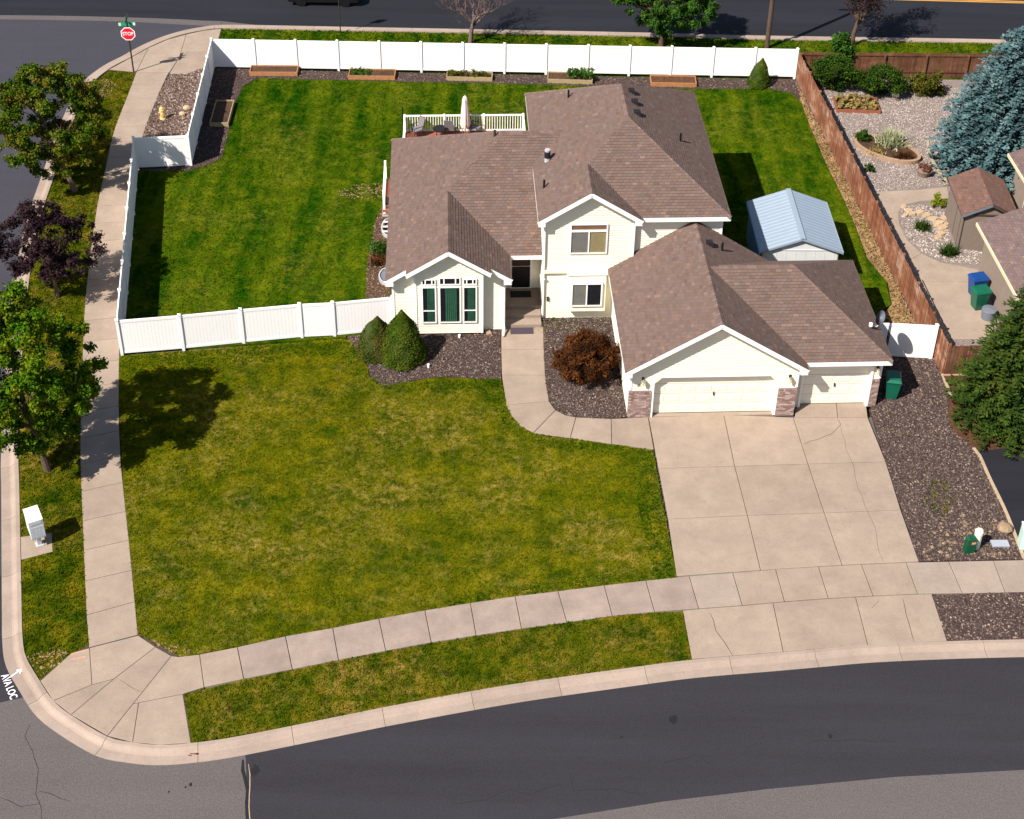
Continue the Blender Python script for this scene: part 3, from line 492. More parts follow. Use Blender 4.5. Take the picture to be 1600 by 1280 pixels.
# ================================================================== THE HOUSE (local axes: u right, v back, z up)
house = empty('house', (OX, OY, 0), YA, 'cream sided house with brown shingle roofs and an attached garage', 'house')
def hpx(px, py, z):
    x, y = at(px, py, z); dx, dy = x - OX, y - OY; return (dx * _cy + dy * _sy, -dx * _sy + dy * _cy)
def wz(px, py, v):
    lo_, hi_ = -3.0, 15.0
    for _ in range(50):
        m_ = (lo_ + hi_) / 2
        if hpx(px, py, m_)[1] < v: hi_ = m_
        else: lo_ = m_
    return hpx(px, py, m_)[0], m_
def roofpt(px, py, fn):
    z = 4.0
    for _ in range(60): u, v = hpx(px, py, z); z = z * 0.5 + fn(u, v) * 0.5
    u, v = hpx(px, py, z); return u, v, z
def clip(poly, a, b, c):
    """keep the part of a 2-D polygon where a*x+b*y <= c"""
    out = []
    for i in range(len(poly)):
        p, q = poly[i], poly[(i + 1) % len(poly)]; dp, dq = a * p[0] + b * p[1] - c, a * q[0] + b * q[1] - c
        if dp <= 0: out.append(p)
        if (dp < 0 < dq) or (dq < 0 < dp): t = dp / (dp - dq); out.append((p[0] + (q[0] - p[0]) * t, p[1] + (q[1] - p[1]) * t))
    return out
def wall(parent, p0, p1, poly, mat='siding', boards=True, exp=0.132, th=0.12):
    d = Vector((p1[0] - p0[0], p1[1] - p0[1])).normalized(); n = Vector((d.y, -d.x))
    def W(s, z, o): return (p0[0] + d.x * s + n.x * o, p0[1] + d.y * s + n.y * o, z)
    mb = MB(); k = len(poly); mb.face([W(s, z, 0) for s, z in poly]); mb.face([W(s, z, -th) for s, z in reversed(poly)])
    for i in range(k): (s0, z0), (s1, z1) = poly[i], poly[(i + 1) % k]; mb.face([W(s0, z0, 0), W(s0, z0, -th), W(s1, z1, -th), W(s1, z1, 0)])
    wo = mb.build('wall', mat, parent)
    if boards:
        sb = MB(); z0 = min(z for _, z in poly); z1 = max(z for _, z in poly); zz = z0
        while zz < z1 - 0.005:
            q = clip(clip(poly, 0, -1, -zz), 0, 1, zz + exp)
            if len(q) > 2:
                sb.face([W(s, z, 0.030 * (1 - (z - zz) / exp) + 0.003) for s, z in q])
                bt = sorted([p for p in q if abs(p[1] - zz) < 1e-4])
                if len(bt) > 1: sb.face([W(bt[0][0], zz, 0.033), W(bt[0][0], zz, 0.0), W(bt[-1][0], zz, 0.0), W(bt[-1][0], zz, 0.033)])
            zz += exp
        sb.build('siding', mat, wo, kind='stuff')
    return wo
def corner(parent, u, v, z0, z1, w_=0.10): MB().box(u - w_ / 2, u + w_ / 2, v - w_ / 2, v + w_ / 2, z0, z1).build('corner_board', 'trim', parent)
SH = (0.132, 0.0905, 0.0765)
def shingle_tabs(mb, faces, org, ex, ey, nz, base=SH, exp=0.145, tw=0.24):
    """tabs laid in courses over convex faces of one roof plane (ex along the eave, ey up the slope)"""
    for f in faces:
        q2 = [((Vector(p) - org).dot(ex), (Vector(p) - org).dot(ey)) for p in f]; y0, y1 = min(p[1] for p in q2), max(p[1] for p in q2)
        r = int(math.floor(y0 / exp))
        while r * exp < y1:
            row = clip(clip(q2, 0, -1, -r * exp), 0, 1, (r + 1) * exp)
            if len(row) > 2:
                xa, xb = min(p[0] for p in row), max(p[0] for p in row); off = (r * 0.4142 % 1) * tw; t = math.floor((xa - off) / tw)
                while t * tw + off < xb:
                    tab = clip(clip(row, -1, 0, -(t * tw + off + 0.008)), 1, 0, (t + 1) * tw + off)
                    if len(tab) > 2:
                        h_ = hash((r * 7919 + t * 104729) & 0xffff); rr = random.Random(int(h_) + int(org.x * 10)); k = rr.uniform(0.89, 1.10) * (1.22 if rr.random() < 0.06 else 1) * (0.88 if rr.random() < 0.08 else 1); w_ = rr.uniform(-.05, .05)
                        c = (base[0] * k * (1 + w_), base[1] * k, base[2] * k * (1 - w_)); lift = 0.022
                        pts = [org + ex * x + ey * y + nz * (0.006 + lift * (1 - (y - r * exp) / exp)) for x, y in tab]; mb.face(pts, c)
                        bt = sorted([p for p in tab if abs(p[1] - r * exp) < 1e-4])
                        if len(bt) > 1: a_ = org + ex * bt[0][0] + ey * bt[0][1]; b_ = org + ex * bt[-1][0] + ey * bt[-1][1]; mb.face([a_ + nz * .028, a_, b_, b_ + nz * .028], mul(c, 0.8))
                    t += 1
            r += 1
def roof_plane(parent, faces, th=0.12, soffit='trim', base=SH, org=None):
    faces = [[Vector(p) for p in f] for f in faces]; f = faces[0]; nz = (f[1] - f[0]).cross(f[2] - f[1]).normalized()
    if nz.z < 0: nz = -nz
    ex = Vector((0, 0, 1)).cross(nz).normalized(); ey = nz.cross(ex).normalized(); o0 = min((p for q in faces for p in q), key=lambda p: p.dot(ey)).copy()
    dk = MB()
    for q in faces:
        if area2([(p.x, p.y) for p in q]) < 0: q.reverse()
        n_ = len(q); dk.face(q); dk.face([p - Vector((0, 0, th)) for p in reversed(q)])
        for i in range(n_): a_, b_ = q[i], q[(i + 1) % n_]; dk.face([a_ - Vector((0, 0, th)), b_ - Vector((0, 0, th)), b_, a_])
    ro = dk.build('roof', soffit, parent); mb = MB()
    for q in faces: mb.face([p + nz * .004 for p in q], mul(base, .55))
    shingle_tabs(mb, faces, o0, ex, ey, nz, base); mb.build('shingles', 'shingle', ro, kind='stuff'); return ro
def caps(ro, a, b, wd=0.28, base=SH, step=0.2):
    a, b = Vector(a), Vector(b); n = max(2, int((b - a).length / step)); d = (b - a) / n; mb = MB(); hz = Vector((d.x, d.y, 0)).normalized(); sd_ = Vector((-hz.y, hz.x, 0)); up = d.normalized().cross(sd_).normalized()
    if up.z < 0: up = -up
    for i in range(n):
        p, q = a + d * i + up * 0.035, a + d * (i + 1.12) + up * 0.018; k = rnd.uniform(0.82, 1.3); c = mul(base, k); drop = up * -0.085
        mb.face([p - sd_ * wd / 2 + drop, q - sd_ * wd / 2 + drop, q, p], c); mb.face([p, q, q + sd_ * wd / 2 + drop, p + sd_ * wd / 2 + drop], c); mb.face([p - sd_ * wd / 2 + drop, p, p + sd_ * wd / 2 + drop], mul(c, .8))
    return mb.build('ridge_cap', 'shingle', ro, kind='stuff')
def fascia(ro, a, b, out, ht=0.20, mat='trim'):
    o = Vector((out[0], out[1], 0)).normalized() * -0.018; z = Vector((0, 0, -ht / 2 - 0.015)); return MB().bar(Vector(a) + o + z, Vector(b) + o + z, 0.045, ht).build('fascia', mat, ro)
PT = 0.64; OVH = 0.4; SD = 0.3
# ---- upper storey roof and the middle gable
zu, ul, ur, uf, ub, mr, mf = 5.474, -3.503, 4.973, 6.906, 18.524, 1.049, 6.677
um, hu = (ul + ur) / 2, (ur - ul) / 2; uz = zu + PT * hu; mm, hm = (ul + mr) / 2, (mr - ul) / 2; mz = zu + PT * hm
C1, D1, E1, B1 = (mm, uf + hm, mz), (um, uf + hu, uz), (um, ub - hu, uz), (mm, mf, mz)
r1 = roof_plane(house, [[(ul, mf, zu), B1, C1, (ul, uf + hm, zu)], [(ul, uf + hm, zu), C1, D1, E1, (ul, ub, zu)]]); r2 = roof_plane(house, [[(mr, uf, zu), (ur, uf, zu), D1, C1]])
r3 = roof_plane(house, [[(mr, mf, zu), (mr, uf, zu), C1, B1]]); r4 = roof_plane(house, [[(ur, uf, zu), (ur, ub, zu), E1, D1]]); r5 = roof_plane(house, [[(ur, ub, zu), (ul, ub, zu), E1]])
caps(r1, B1, C1); caps(r1, C1, D1); caps(r4, (ur, uf, zu), D1); caps(r4, D1, E1); caps(r5, (ur, ub, zu), E1); caps(r5, (ul, ub, zu), E1)
fascia(r1, (ul, mf, zu), (ul, ub, zu), (-1, 0)); fascia(r2, (mr, uf, zu), (ur, uf, zu), (0, -1)); fascia(r4, (ur, uf, zu), (ur, ub, zu), (1, 0)); fascia(r5, (ul, ub, zu), (ur, ub, zu), (0, 1)); fascia(r3, (mr, mf, zu), (mr, uf, zu), (1, 0))
fascia(r1, (ul, mf, zu), B1, (0, -1)); fascia(r3, (mr, mf, zu), B1, (0, -1))
for s_, u_ in ((r1, ul), (r3, mr - 0.30)): MB().box(u_, u_ + 0.30, mf + 0.0, mf + 0.40, zu - 0.26, zu - 0.06).build('cornice_return', 'trim', s_)
# ---- single-storey wing roof
zw, wl, wr, wf, lf, lb = 3.031, -10.218, -4.683, 5.836, 7.699, 18.334
wm, hwg = (wl + wr) / 2, (wr - wl) / 2; wgz = zw + PT * hwg; hl = (lb - lf) / 2; lz = zw + PT * hl; lu = wl + hl; lv = lf + hl
by0, by1 = 5.486, wf; bl, br = -9.30, -5.62; zl = lambda u: zw + PT * (u - wl); zr = lambda u: zw + PT * (wr - u)
C2, D2 = (wm, lf + hwg, wgz), (lu, lv, lz); RX = -1.9
q1 = roof_plane(house, [[(wl, wf, zw), (wm, wf, wgz), (wm, lf + hwg, wgz), (wl, lf + hwg, zw)], [(bl, by0, zl(bl)), (wm, by0, wgz), (wm, by1, wgz), (bl, by1, zl(bl))], [(wl, lf + hwg, zw), C2, D2, (wl, lb, zw)]])
q2 = roof_plane(house, [[(wr, wf, zw), (wr, lf, zw), C2, (wm, wf, wgz)], [(wm, by0, wgz), (br, by0, zr(br)), (br, by1, zr(br)), (wm, by1, wgz)]])
q3 = roof_plane(house, [[(wr, lf, zw), (-3.25, lf, zw), (RX, lv, lz), D2, C2]]); q4 = roof_plane(house, [[(-3.25, lb, zw), (wl, lb, zw), D2, (RX, lv, lz)]])
caps(q1, (wm, by0, wgz), C2); caps(q1, C2, D2); caps(q3, D2, (RX - .4, lv, lz)); caps(q4, (wl, lb, zw), D2)
fascia(q1, (wl, wf, zw), (wl, lb, zw), (-1, 0)); fascia(q4, (wl, lb, zw), (-3.3, lb, zw), (0, 1)); fascia(q3, (wr, lf, zw), (-3.23, lf, zw), (0, -1)); fascia(q2, (wr, wf, zw), (wr, lf, zw), (1, 0))
fascia(q1, (wl, wf, zw), (bl, wf, zl(bl)), (0, -1)); fascia(q2, (wr, wf, zw), (br, wf, zr(br)), (0, -1)); fascia(q1, (bl, by0, zl(bl)), (wm, by0, wgz), (0, -1)); fascia(q2, (br, by0, zr(br)), (wm, by0, wgz), (0, -1)); fascia(q1, (bl, by0, zl(bl)), (bl, by1, zl(bl)), (-1, 0)); fascia(q2, (br, by0, zr(br)), (br, by1, zr(br)), (1, 0))
for s_, u_ in ((q1, wl), (q2, wr - 0.34)): MB().box(u_, u_ + 0.34, wf + 0.0, wf + 0.40, zw - 0.28, zw - 0.06).build('cornice_return', 'trim', s_)
# ---- garage roofs
zg, gu, gb = 2.674, 6.948, 7.28; gm, gz = gu / 2, zg + PT * (gu / 2 + SD); u3, v3, v3b = 10.875, 0.088, 7.475; hv = (v3b - v3) / 2; z3 = zg + PT * hv; vm = v3 + hv; h3 = u3 - hv
g1 = roof_plane(house, [[(-SD, -OVH, zg), (gm, -OVH, gz), (gm, gb, gz), (-SD, gb, zg)]]); g2 = roof_plane(house, [[(gm, -OVH, gz), (gu + SD, -OVH, zg), (gu + SD, gb, zg), (gm, gb, gz)]])
g3 = roof_plane(house, [[(gm + 0.08, v3, zg), (u3, v3, zg), (h3, vm, z3), (gm + 0.08, vm, z3)]] if False else [[(gu, v3, zg), (u3, v3, zg), (h3, vm, z3), (gm + 0.12, vm, z3)]]); g4 = roof_plane(house, [[(u3, v3, zg), (u3, v3b, zg), (h3, vm, z3)]]); g5 = roof_plane(house, [[(u3, v3b, zg), (gu, v3b, zg), (gm + 0.12, vm, z3), (h3, vm, z3)]])
caps(g1, (gm, -OVH, gz), (gm, gb, gz)); caps(g3, (gm + .5, vm, z3), (h3, vm, z3)); caps(g4, (u3, v3, zg), (h3, vm, z3)); caps(g5, (u3, v3b, zg), (h3, vm, z3))
fascia(g1, (-SD, -OVH, zg), (gm, -OVH, gz), (0, -1)); fascia(g2, (gu + SD, -OVH, zg), (gm, -OVH, gz), (0, -1)); fascia(g1, (-SD, -OVH, zg), (-SD, gb - .2, zg), (-1, 0)); fascia(g2, (gu + SD, -OVH, zg), (gu + SD, v3 + .02, zg), (1, 0)); fascia(g3, (gu + SD + .03, v3, zg), (u3, v3, zg), (0, -1)); fascia(g4, (u3, v3, zg), (u3, v3b, zg), (1, 0))
for s_, u_ in ((g1, -SD), (g2, gu + SD - 0.30)): MB().box(u_, u_ + 0.30, -OVH + 0.0, -0.005, zg - 0.26, zg - 0.06).build('cornice_return', 'trim', s_)
# ---- walls
def gable(w0, w1, zb, ze, zp, um_=None): m_ = (w0 + w1) / 2 if um_ is None else um_; return [(0, zb), (w1 - w0, zb), (w1 - w0, ze), (m_ - w0, zp), (0, ze)]
zt = lambda u, e, z: z + PT * (u - e) - 0.13
tl, tr, tv = ul + SD, mr - SD, 7.077; rv, rr_ = uf + OVH, ur - SD
wall(house, (tl, tv), (tr, tv), gable(tl, tr, 0.02, zt(tl, ul, zu), zt(mm, ul, zu)))
wall(house, (tr, tv), (tr, rv), [(0, 0.1), (rv - tv, 0.1), (rv - tv, 5.45), (0, 5.45)]); wall(house, (tr, rv), (rr_, rv), [(0, 0.1), (rr_ - tr, 0.1), (rr_ - tr, 5.55), (0, 5.55)])
wall(house, (rr_, rv), (rr_, ub - OVH), [(0, 0), (ub - OVH - rv, 0), (ub - OVH - rv, 5.5), (0, 5.5)]); wall(house, (tl, ub - OVH), (tl, tv), [(0, 0), (ub - OVH - tv, 0), (ub - OVH - tv, 5.5), (0, 5.5)]); wall(house, (rr_, ub - OVH), (tl, ub - OVH), [(0, 0), (rr_ - tl, 0), (rr_ - tl, 5.5), (0, 5.5)])
ll, lr, lvw = wl + SD, wr - SD, wf + OVH
wall(house, (ll, lvw), (lr, lvw), gable(ll, lr, 0.05, zt(ll, wl, zw), zt(wm, wl, zw))); wall(house, (ll, lb - OVH), (ll, lvw), [(0, 0.05), (lb - OVH - lvw, 0.05), (lb - OVH - lvw, 3.08), (0, 3.08)]); wall(house, (lr, lvw), (lr, 8.8), [(0, 0.05), (8.8 - lvw, 0.05), (8.8 - lvw, 3.05), (0, 3.05)]); wall(house, (lr, 8.8), (tl, 8.8), [(0, 0.5), (tl - lr, 0.5), (tl - lr, 3.5), (0, 3.5)]); wall(house, (tl, lb - OVH), (ll, lb - OVH), [(0, 0.05), (tl - ll, 0.05), (tl - ll, 3.08), (0, 3.08)])
b0, b1, bv = -8.92, -5.98, 5.886
wall(house, (b0, bv), (b1, bv), [(0, 0.14), (b1 - b0, 0.14), (b1 - b0, zr(b1) - 0.13), (wm - b0, wgz - 0.13), (0, zl(b0) - 0.13)]); wall(house, (b0, lvw), (b0, bv), [(0, 0.14), (lvw - bv, 0.14), (lvw - bv, zl(b0) - .13), (0, zl(b0) - .13)]); wall(house, (b1, bv), (b1, lvw), [(0, 0.14), (lvw - bv, 0.14), (lvw - bv, zr(b1) - .13), (0, zr(b1) - .13)])
MB().box(b0 + .13, b1 - .13, bv + .13, lvw - .005, 0.15, 0.22).build('bay_floor', 'trim', house)
MB().box(ll + .02, lr - .02, lvw + .13, 8.6, -0.1, 0.2).build('foundation', 'concrete_grey', house)
DU0, DU1, DH = 0.95, 6.16, 2.13
wall(house, (0, 0), (gu, 0), [(0, 2.15), (gu, 2.15), (gu, zt(-SD + .3, -SD, zg)), (gm, gz - 0.13), (0, zt(0, -SD, zg))])
for a_, b_ in ((0, DU0), (DU1, gu)): wall(house, (a_, 0), (b_, 0), [(0, 0.0), (b_ - a_, 0.0), (b_ - a_, 2.149), (0, 2.149)])
wall(house, (0, tv), (0, 0), [(0, 0.05), (tv, 0.05), (tv, 2.72), (0, 2.72)]); wall(house, (gu, 0), (gu, 0.49), [(0, 0.0), (0.49, 0.0), (0.49, 2.70), (0, 2.70)])
TU0, TU1, t3 = 7.30, 10.22, u3 - SD
wall(house, (gu, 0.49), (t3, 0.49), [(0, 2.13), (t3 - gu, 2.13), (t3 - gu, 2.78), (0, 2.78)]); wall(house, (gu, 0.49), (TU0, 0.49), [(0, 0), (TU0 - gu, 0), (TU0 - gu, 2.129), (0, 2.129)]); wall(house, (TU1, 0.49), (t3, 0.49), [(0, 0), (t3 - TU1, 0), (t3 - TU1, 2.129), (0, 2.129)])
wall(house, (t3, 0.49), (t3, 7.05), [(0, 0), (6.56, 0), (6.56, 2.76), (0, 2.76)]); wall(house, (t3, 7.05), (rr_, 7.05), [(0, 0), (t3 - rr_, 0), (t3 - rr_, 2.76), (0, 2.76)])
for u_, v_, z0, z1 in ((tl, tv, 0.02, 5.3), (tr, tv, 2.9, 5.3), (rr_, rv, 2.5, 5.35), (ll, lvw, 0.05, 2.95), (lr, lvw, 0.05, 2.95), (b0, bv, 0.13, zl(b0) - .2), (b1, bv, 0.13, zr(b1) - .2), (0, 0, 1.5, 2.6), (gu, 0, 1.5, 2.6), (t3, 0.49, 1.5, 2.6), (lr, 8.78, .5, 3.0)): corner(house, u_, v_, z0, z1)
# brick-faced piers
BC = [(0.23, 0.15, 0.13), (0.29, 0.20, 0.175), (0.20, 0.125, 0.11), (0.33, 0.245, 0.22), (0.26, 0.17, 0.155), (0.38, 0.29, 0.26)]
def pier(u0, u1, v0, v1, zt_=1.46):
    pr_ = MB().box(u0 + .012, u1 - .012, v0 + .012, v1, -0.05, zt_).build('pier', 'mortar', house); mb = MB(); nr = int(zt_ / 0.078)
    for r_ in range(nr):
        z0 = r_ * 0.078; last = r_ == nr - 1; x = u0 - (0.11 if r_ % 2 else 0); step = 0.085 if last else 0.215
        while x < u1:
            a_, b_ = max(u0, x), min(u1, x + step - 0.012)
            if b_ - a_ > 0.02: mb.box(a_, b_, v0 - rnd.uniform(0, .008), v0 + 0.05, z0, z0 + 0.066, mul(rnd.choice(BC), rnd.uniform(.85, 1.15)))
            x += step
        y = v0 + 0.06
        while y < v1 - .02:
            e_ = min(v1, y + .2)
            for ua, ub_ in ((u0 - .004, u0 + .045), (u1 - .045, u1 + .004)): mb.box(ua, ub_, y, e_, z0, z0 + .066, mul(rnd.choice(BC), rnd.uniform(.85, 1.15)))
            y += .212
    mb.build('bricks', 'brick', pr_, kind='stuff'); return pr_
pier(-0.03, 0.90, -0.06, 0.18); pier(6.20, 6.99, -0.06, 0.30); pier(10.26, t3 + 0.03, 0.43, 0.62, 1.46)
# ---- garage doors
def garage_door(u0, u1, v, cols, rows=4, h_=2.12):
    d = MB().box(u0, u1, v, v + 0.06, 0.015, h_).build('garage_door', 'door_cream', house); pw, ph = (u1 - u0) / cols, (h_ - 0.03) / rows; me = None
    mb = MB(); a_, b_ = pw * 0.13, pw * 0.87; c_, e_ = ph * 0.2, ph * 0.8
    mb.prism([(a_, c_), (b_, c_), (b_, e_), (a_, e_)], 0, 0.012, top=[(a_ + .035, c_ + .035), (b_ - .035, c_ + .035), (b_ - .035, e_ - .035), (a_ + .035, e_ - .035)]); me = mb.mesh('door_panel', 'door_cream')
    for i in range(cols):
        for j in range(rows): inst('door_panel', me, d, (u0 + i * pw, v - 0.001, 0.02 + j * ph), (R(90), 0, 0))
    for j in range(1, rows): MB().box(u0, u1, v - 0.004, v + .001, 0.012 + j * ph, 0.022 + j * ph).build('seam', 'mortar', d)
    MB().box((u0 + u1) / 2 - .02, (u0 + u1) / 2 + .02, v - 0.06, v, 0.95, 1.12).build('handle', 'dark', d)
    MB().box(u0, u1, v - 0.02, v + 0.05, 0.0, 0.02).build('seal', 'black', d)
    return d
garage_door(DU0 - .04, DU1 + .04, 0.23, 8); garage_door(TU0 - .04, TU1 + .04, 0.66, 4)
for u_, v0, v1, z1 in ((DU0, 0.0, 0.23, 2.13), (DU1, 0.0, 0.23, 2.13), (TU0, 0.45, 0.66, 2.13), (TU1, 0.45, 0.66, 2.13)): MB().box(u_ - 0.05, u_ + 0.05, v0 - 0.035, v1, 0.0, z1 + .02).build('jamb', 'trim', house)
MB().box(DU0, DU1, -0.035, 0.23, 2.11, 2.20).build('door_head', 'trim', house); MB().box(TU0, TU1, 0.45, 0.66, 2.11, 2.18).build('door_head', 'trim', house)
for u_, s_ in ((DU0, 1), (DU1, -1)): MB().prism([(u_ + s_ * .05, 1.80), (u_ + s_ * .05, 2.11), (u_ + s_ * .36, 2.11)], -0.12, 0.03).build('door_corner', 'siding', house).rotation_euler = (R(90), 0, 0)
MB().box(DU0 - .3, DU1 + .3, 0.0, 6.5, -.2, .006).build('garage_floor', 'concrete', house)
# gable louvre of the garage
MB().box(3.28, 3.76, -0.045, 0.01, 4.12, 4.50).build('gable_vent', 'siding', house)
# ---- windows
def window(parent, u0, u1, z0, z1, v, fw=0.06, splits=(), hs=(), back='blind', name='window', curtain=False):
    wn = MB().box(u0 - fw, u1 + fw, v - 0.034, v + 0.01, z0 - fw, z1 + fw).build(name, 'trim', parent)
    fr = MB()
    for a_, b_, c_, d_ in ((u0 - fw, u0, z0 - fw, z1 + fw), (u1, u1 + fw, z0 - fw, z1 + fw), (u0, u1, z0 - fw, z0), (u0, u1, z1, z1 + fw)): fr.box(a_, b_, v - 0.085, v - 0.034, c_, d_)
    for s_ in splits: fr.box(s_ - .028, s_ + .028, v - 0.083, v - 0.034, z0, z1)
    for s_ in hs: fr.box(u0, u1, v - 0.082, v - 0.034, s_ - .025, s_ + .025)
    fr.build('frame', 'trim', wn); bk = back if isinstance(back, (list, tuple)) else [back]
    us = [u0] + list(splits) + [u1]
    for i in range(len(us) - 1):
        mb = MB(); a_, b_ = us[i] + (.03 if i else 0), us[i + 1] - (.03 if i < len(us) - 2 else 0)
        if curtain:
            MB().box(a_, b_, v - .040, v - .036, z0, z1).build('interior', 'dark', wn)
            n = 60; c0, c1 = (a_ + (b_ - a_) * curtain[0], a_ + (b_ - a_) * curtain[1])
            pts = [(c0 + (c1 - c0) * k / n, v - 0.056 + 0.012 * math.sin(k * 0.62) + .003 * math.sin(k * 1.9)) for k in range(n + 1)]
            for k in range(n): mb.face([(*pts[k], z0 + .02), (*pts[k + 1], z0 + .02), (*pts[k + 1], z1 - .02), (*pts[k], z1 - .02)])
            mb.build('curtain', 'curtain', wn)
        else: MB().box(a_, b_, v - .044, v - .036, z0, z1).build('interior', bk[min(i, len(bk) - 1)], wn)
        MB().box(a_, b_, v - 0.078, v - 0.074, z0, z1).build('pane', 'glass', wn)
    return wn
W1 = window(house, -2.02, -0.47, 3.62, 4.72, tv, splits=(-1.24,), back=('blind_grey', 'blind')); window(house, -2.02, -0.47, 4.83, 5.08, tv, back='blind_tan')
bz = MB().box(-2.10, -0.40, tv - 0.36, tv - 0.001, 0.60, 2.62).build('box_bay', 'siding', house)
sb = MB(); zz = 0.62
while zz < 2.55: sb.prism([(-2.10, tv - .361), (-0.40, tv - .361), (-0.40, tv - .375), (-2.10, tv - .375)], zz, zz + .10, top=[(-2.10, tv - .361), (-0.40, tv - .361), (-0.40, tv - .364), (-2.10, tv - .364)]); zz += .118
sb.build('siding', 'siding', bz, kind='stuff')
MB().prism([(-2.16, tv - .42), (-0.34, tv - .42), (-0.34, tv), (-2.16, tv)], 2.62, 2.68).build('bay_cap', 'trim', bz)
window(house, -1.90, -0.62, 1.0, 2.15, tv - 0.378, splits=(-1.26,), back=('blind_grey', 'dark'))
MB().box(tl, -2.16, tv - 0.14, tv - 0.001, 2.56, 2.70).build('trim_band', 'siding', house)
# five-light bay window with transoms
for a_, b_, z0, z1, cu, hs in ((-8.60, -8.07, 0.80, 2.66, (.35, .95), (1.42,)), (-7.83, -6.98, 0.80, 2.66, (.25, .85), ()), (-6.78, -6.27, 0.80, 2.66, (.3, .9), (1.42,))): window(house, a_, b_, z0, z1, bv - .003, hs=hs, curtain=cu)
for a_, b_, z0, z1 in ((-8.60, -8.07, 2.86, 3.08), (-7.83, -6.98, 2.86, 3.16), (-6.78, -6.27, 2.86, 3.08)): window(house, a_, b_, z0, z1, bv - .003, back='dark', splits=(a_ + (b_ - a_) * .2, b_ - (b_ - a_) * .2) if b_ - a_ > .7 else (a_ + .12, b_ - .12), fw=0.05)
# ---- entry
stp = MB(); pc = MB().box(lr + .03, tl - .03, 7.36, 8.79, 0.0, 0.50).build('porch', 'concrete', house); MB().box(lr + .03, tl - .08, 6.85, 7.358, 0.0, 0.335).build('step', 'concrete', house); MB().box(lr + .03, tl - .08, 6.35, 6.848, 0.0, 0.17).build('step', 'concrete', house)
fd = MB().box(-4.62, -3.62, 8.70, 8.79, 0.52, 2.62).build('front_door', 'trim', house); MB().box(-4.54, -3.70, 8.66, 8.705, 0.60, 1.75).build('door_glass', 'black', fd); MB().box(-4.54, -3.70, 8.66, 8.705, 1.80, 2.54).build('door_glass', 'porch_door', fd)
tag(MB().box(-4.70, -3.66, 5.86, 6.33, 0.009, 0.024).build('doormat', 'mat', None), 'dark doormat on the walk below the front steps', 'doormat'); bpy.data.objects['doormat'].location = (OX, OY, 0); bpy.data.objects['doormat'].rotation_euler = (0, 0, YA)
o = MB().box(-4.62, -3.66, 8.0, 8.5, 0.502, 0.516).build('porch_mat', 'dark', None); o.location = (OX, OY, 0); o.rotation_euler = (0, 0, YA); tag(o, 'black mat on the shaded porch in front of the door', 'doormat')
ds = MB(); ds.bar((lr - .02, lvw - .10, 2.9), (lr - .02, lvw - .10, .35), .075, .055); ds.bar((lr - .02, lvw - .10, .37), (lr - .06, lvw - .62, .10), .075, .055); ds.build('downspout', 'trim', house)
ds = MB(); ds.bar((tl + .0, tv - .10, 5.3), (tl + .0, tv - .10, .1), .07, .055); ds.build('downspout', 'trim', house)
MB().bar((tl - .12, tv - .10, 2.45), (tl + .04, tv - .10, 2.25), .16, .10).build('gutter_elbow', 'trim', house)
ms = MB().box(-3.02, -2.94, tv - .09, tv - .02, 1.0, 1.22).build('porch_lamp', 'dark', house)
# lanterns and house number
def lantern(u, v, z):
    l_ = MB().box(u - .05, u + .05, v - .03, v, z - .02, z + .12).build('lantern', 'post_dark', house); MB().bar((u, v - .02, z + .08), (u, v - .17, z + .10), .03, .03).build('bracket', 'post_dark', l_)
    MB().lathe([(.05, z - .20), (.075, z + .0), (.075, z + .02)], u, v - .17, 6).build('glass', 'blind', l_); MB().lathe([(.09, z + .02), (.02, z + .09), (.01, z + .10)], u, v - .17, 6).build('cap', 'metal', l_)
lantern(0.50, -.025, 2.05); lantern(6.62, -.025, 2.05); lantern(10.42, .465, 2.05)
text_mesh('25', 0.15, 'dark', house, (0.34, -0.042, 1.74), (R(90), 0, 0), 'house_number', 0.004)
# ---- things on the roof
fl = lambda u, v: zu + PT * (u - ul); fr_ = lambda u, v: zu + PT * (ur - u); fgr = lambda u, v: zg + PT * (gu + SD - u); flf = lambda u, v: zw + PT * (v - lf); fll = lambda u, v: zw + PT * (u - wl)
for px, py, fn in ((888, 153, fl), (850, 294, fl), (1063, 221, fr_), (1128, 392, fgr)):
    u, v, z = roofpt(px, py, fn); p_ = MB().tube([(u, v, z - .15), (u, v, z + .42)], .05, 10).build('vent_pipe', 'black', house)
for px, py, fn, s_ in ((986, 144, fr_, -1), (991, 161, fr_, -1), (995, 178, fr_, -1), (1108, 382, fgr, -1)):
    u, v, z = roofpt(px, py, fn); mb = MB(); mb.prism([(u - .18, v - .18), (u + .18, v - .18), (u + .18, v + .18), (u - .18, v + .18)], z - .12, z + .17, top=[(u - .12, v - .13), (u + .15, v - .13), (u + .15, v + .13), (u - .12, v + .13)]); mb.build('roof_vent', 'dark', house)
u, v, z = roofpt(773, 210, flf); MB().tube([(u, v, z - .1), (u + .0, v, z + .22)], .06, 10).build('vent_pipe', 'post_dark', house)
u, v, z = roofpt(855, 252, fl); flu = MB().tube([(u, v, z - .2), (u, v, z + .62)], .13, 16).build('flue', 'galv', house); MB().lathe([(.16, z + .60), (.17, z + .64), (.17, z + .78), (.12, z + .84)], u, v, 16).build('flue_cap', 'metal', flu); MB().lathe([(.135, z + .20), (.139, z + .21), (.139, z + .52), (.135, z + .53)], u, v, 16).build('flue_band', 'dark', flu)
nrm = Vector((-PT, 0, 1)).normalized(); q = [(u + .15, v + .25), (u - .65, v - .45), (u - .60, v - .68), (u + .2, v - .02)]; MB().prism(q, 0, .01).build('flashing', 'galv', flu)
me = bpy.data.objects[flu.children[-1].name].data
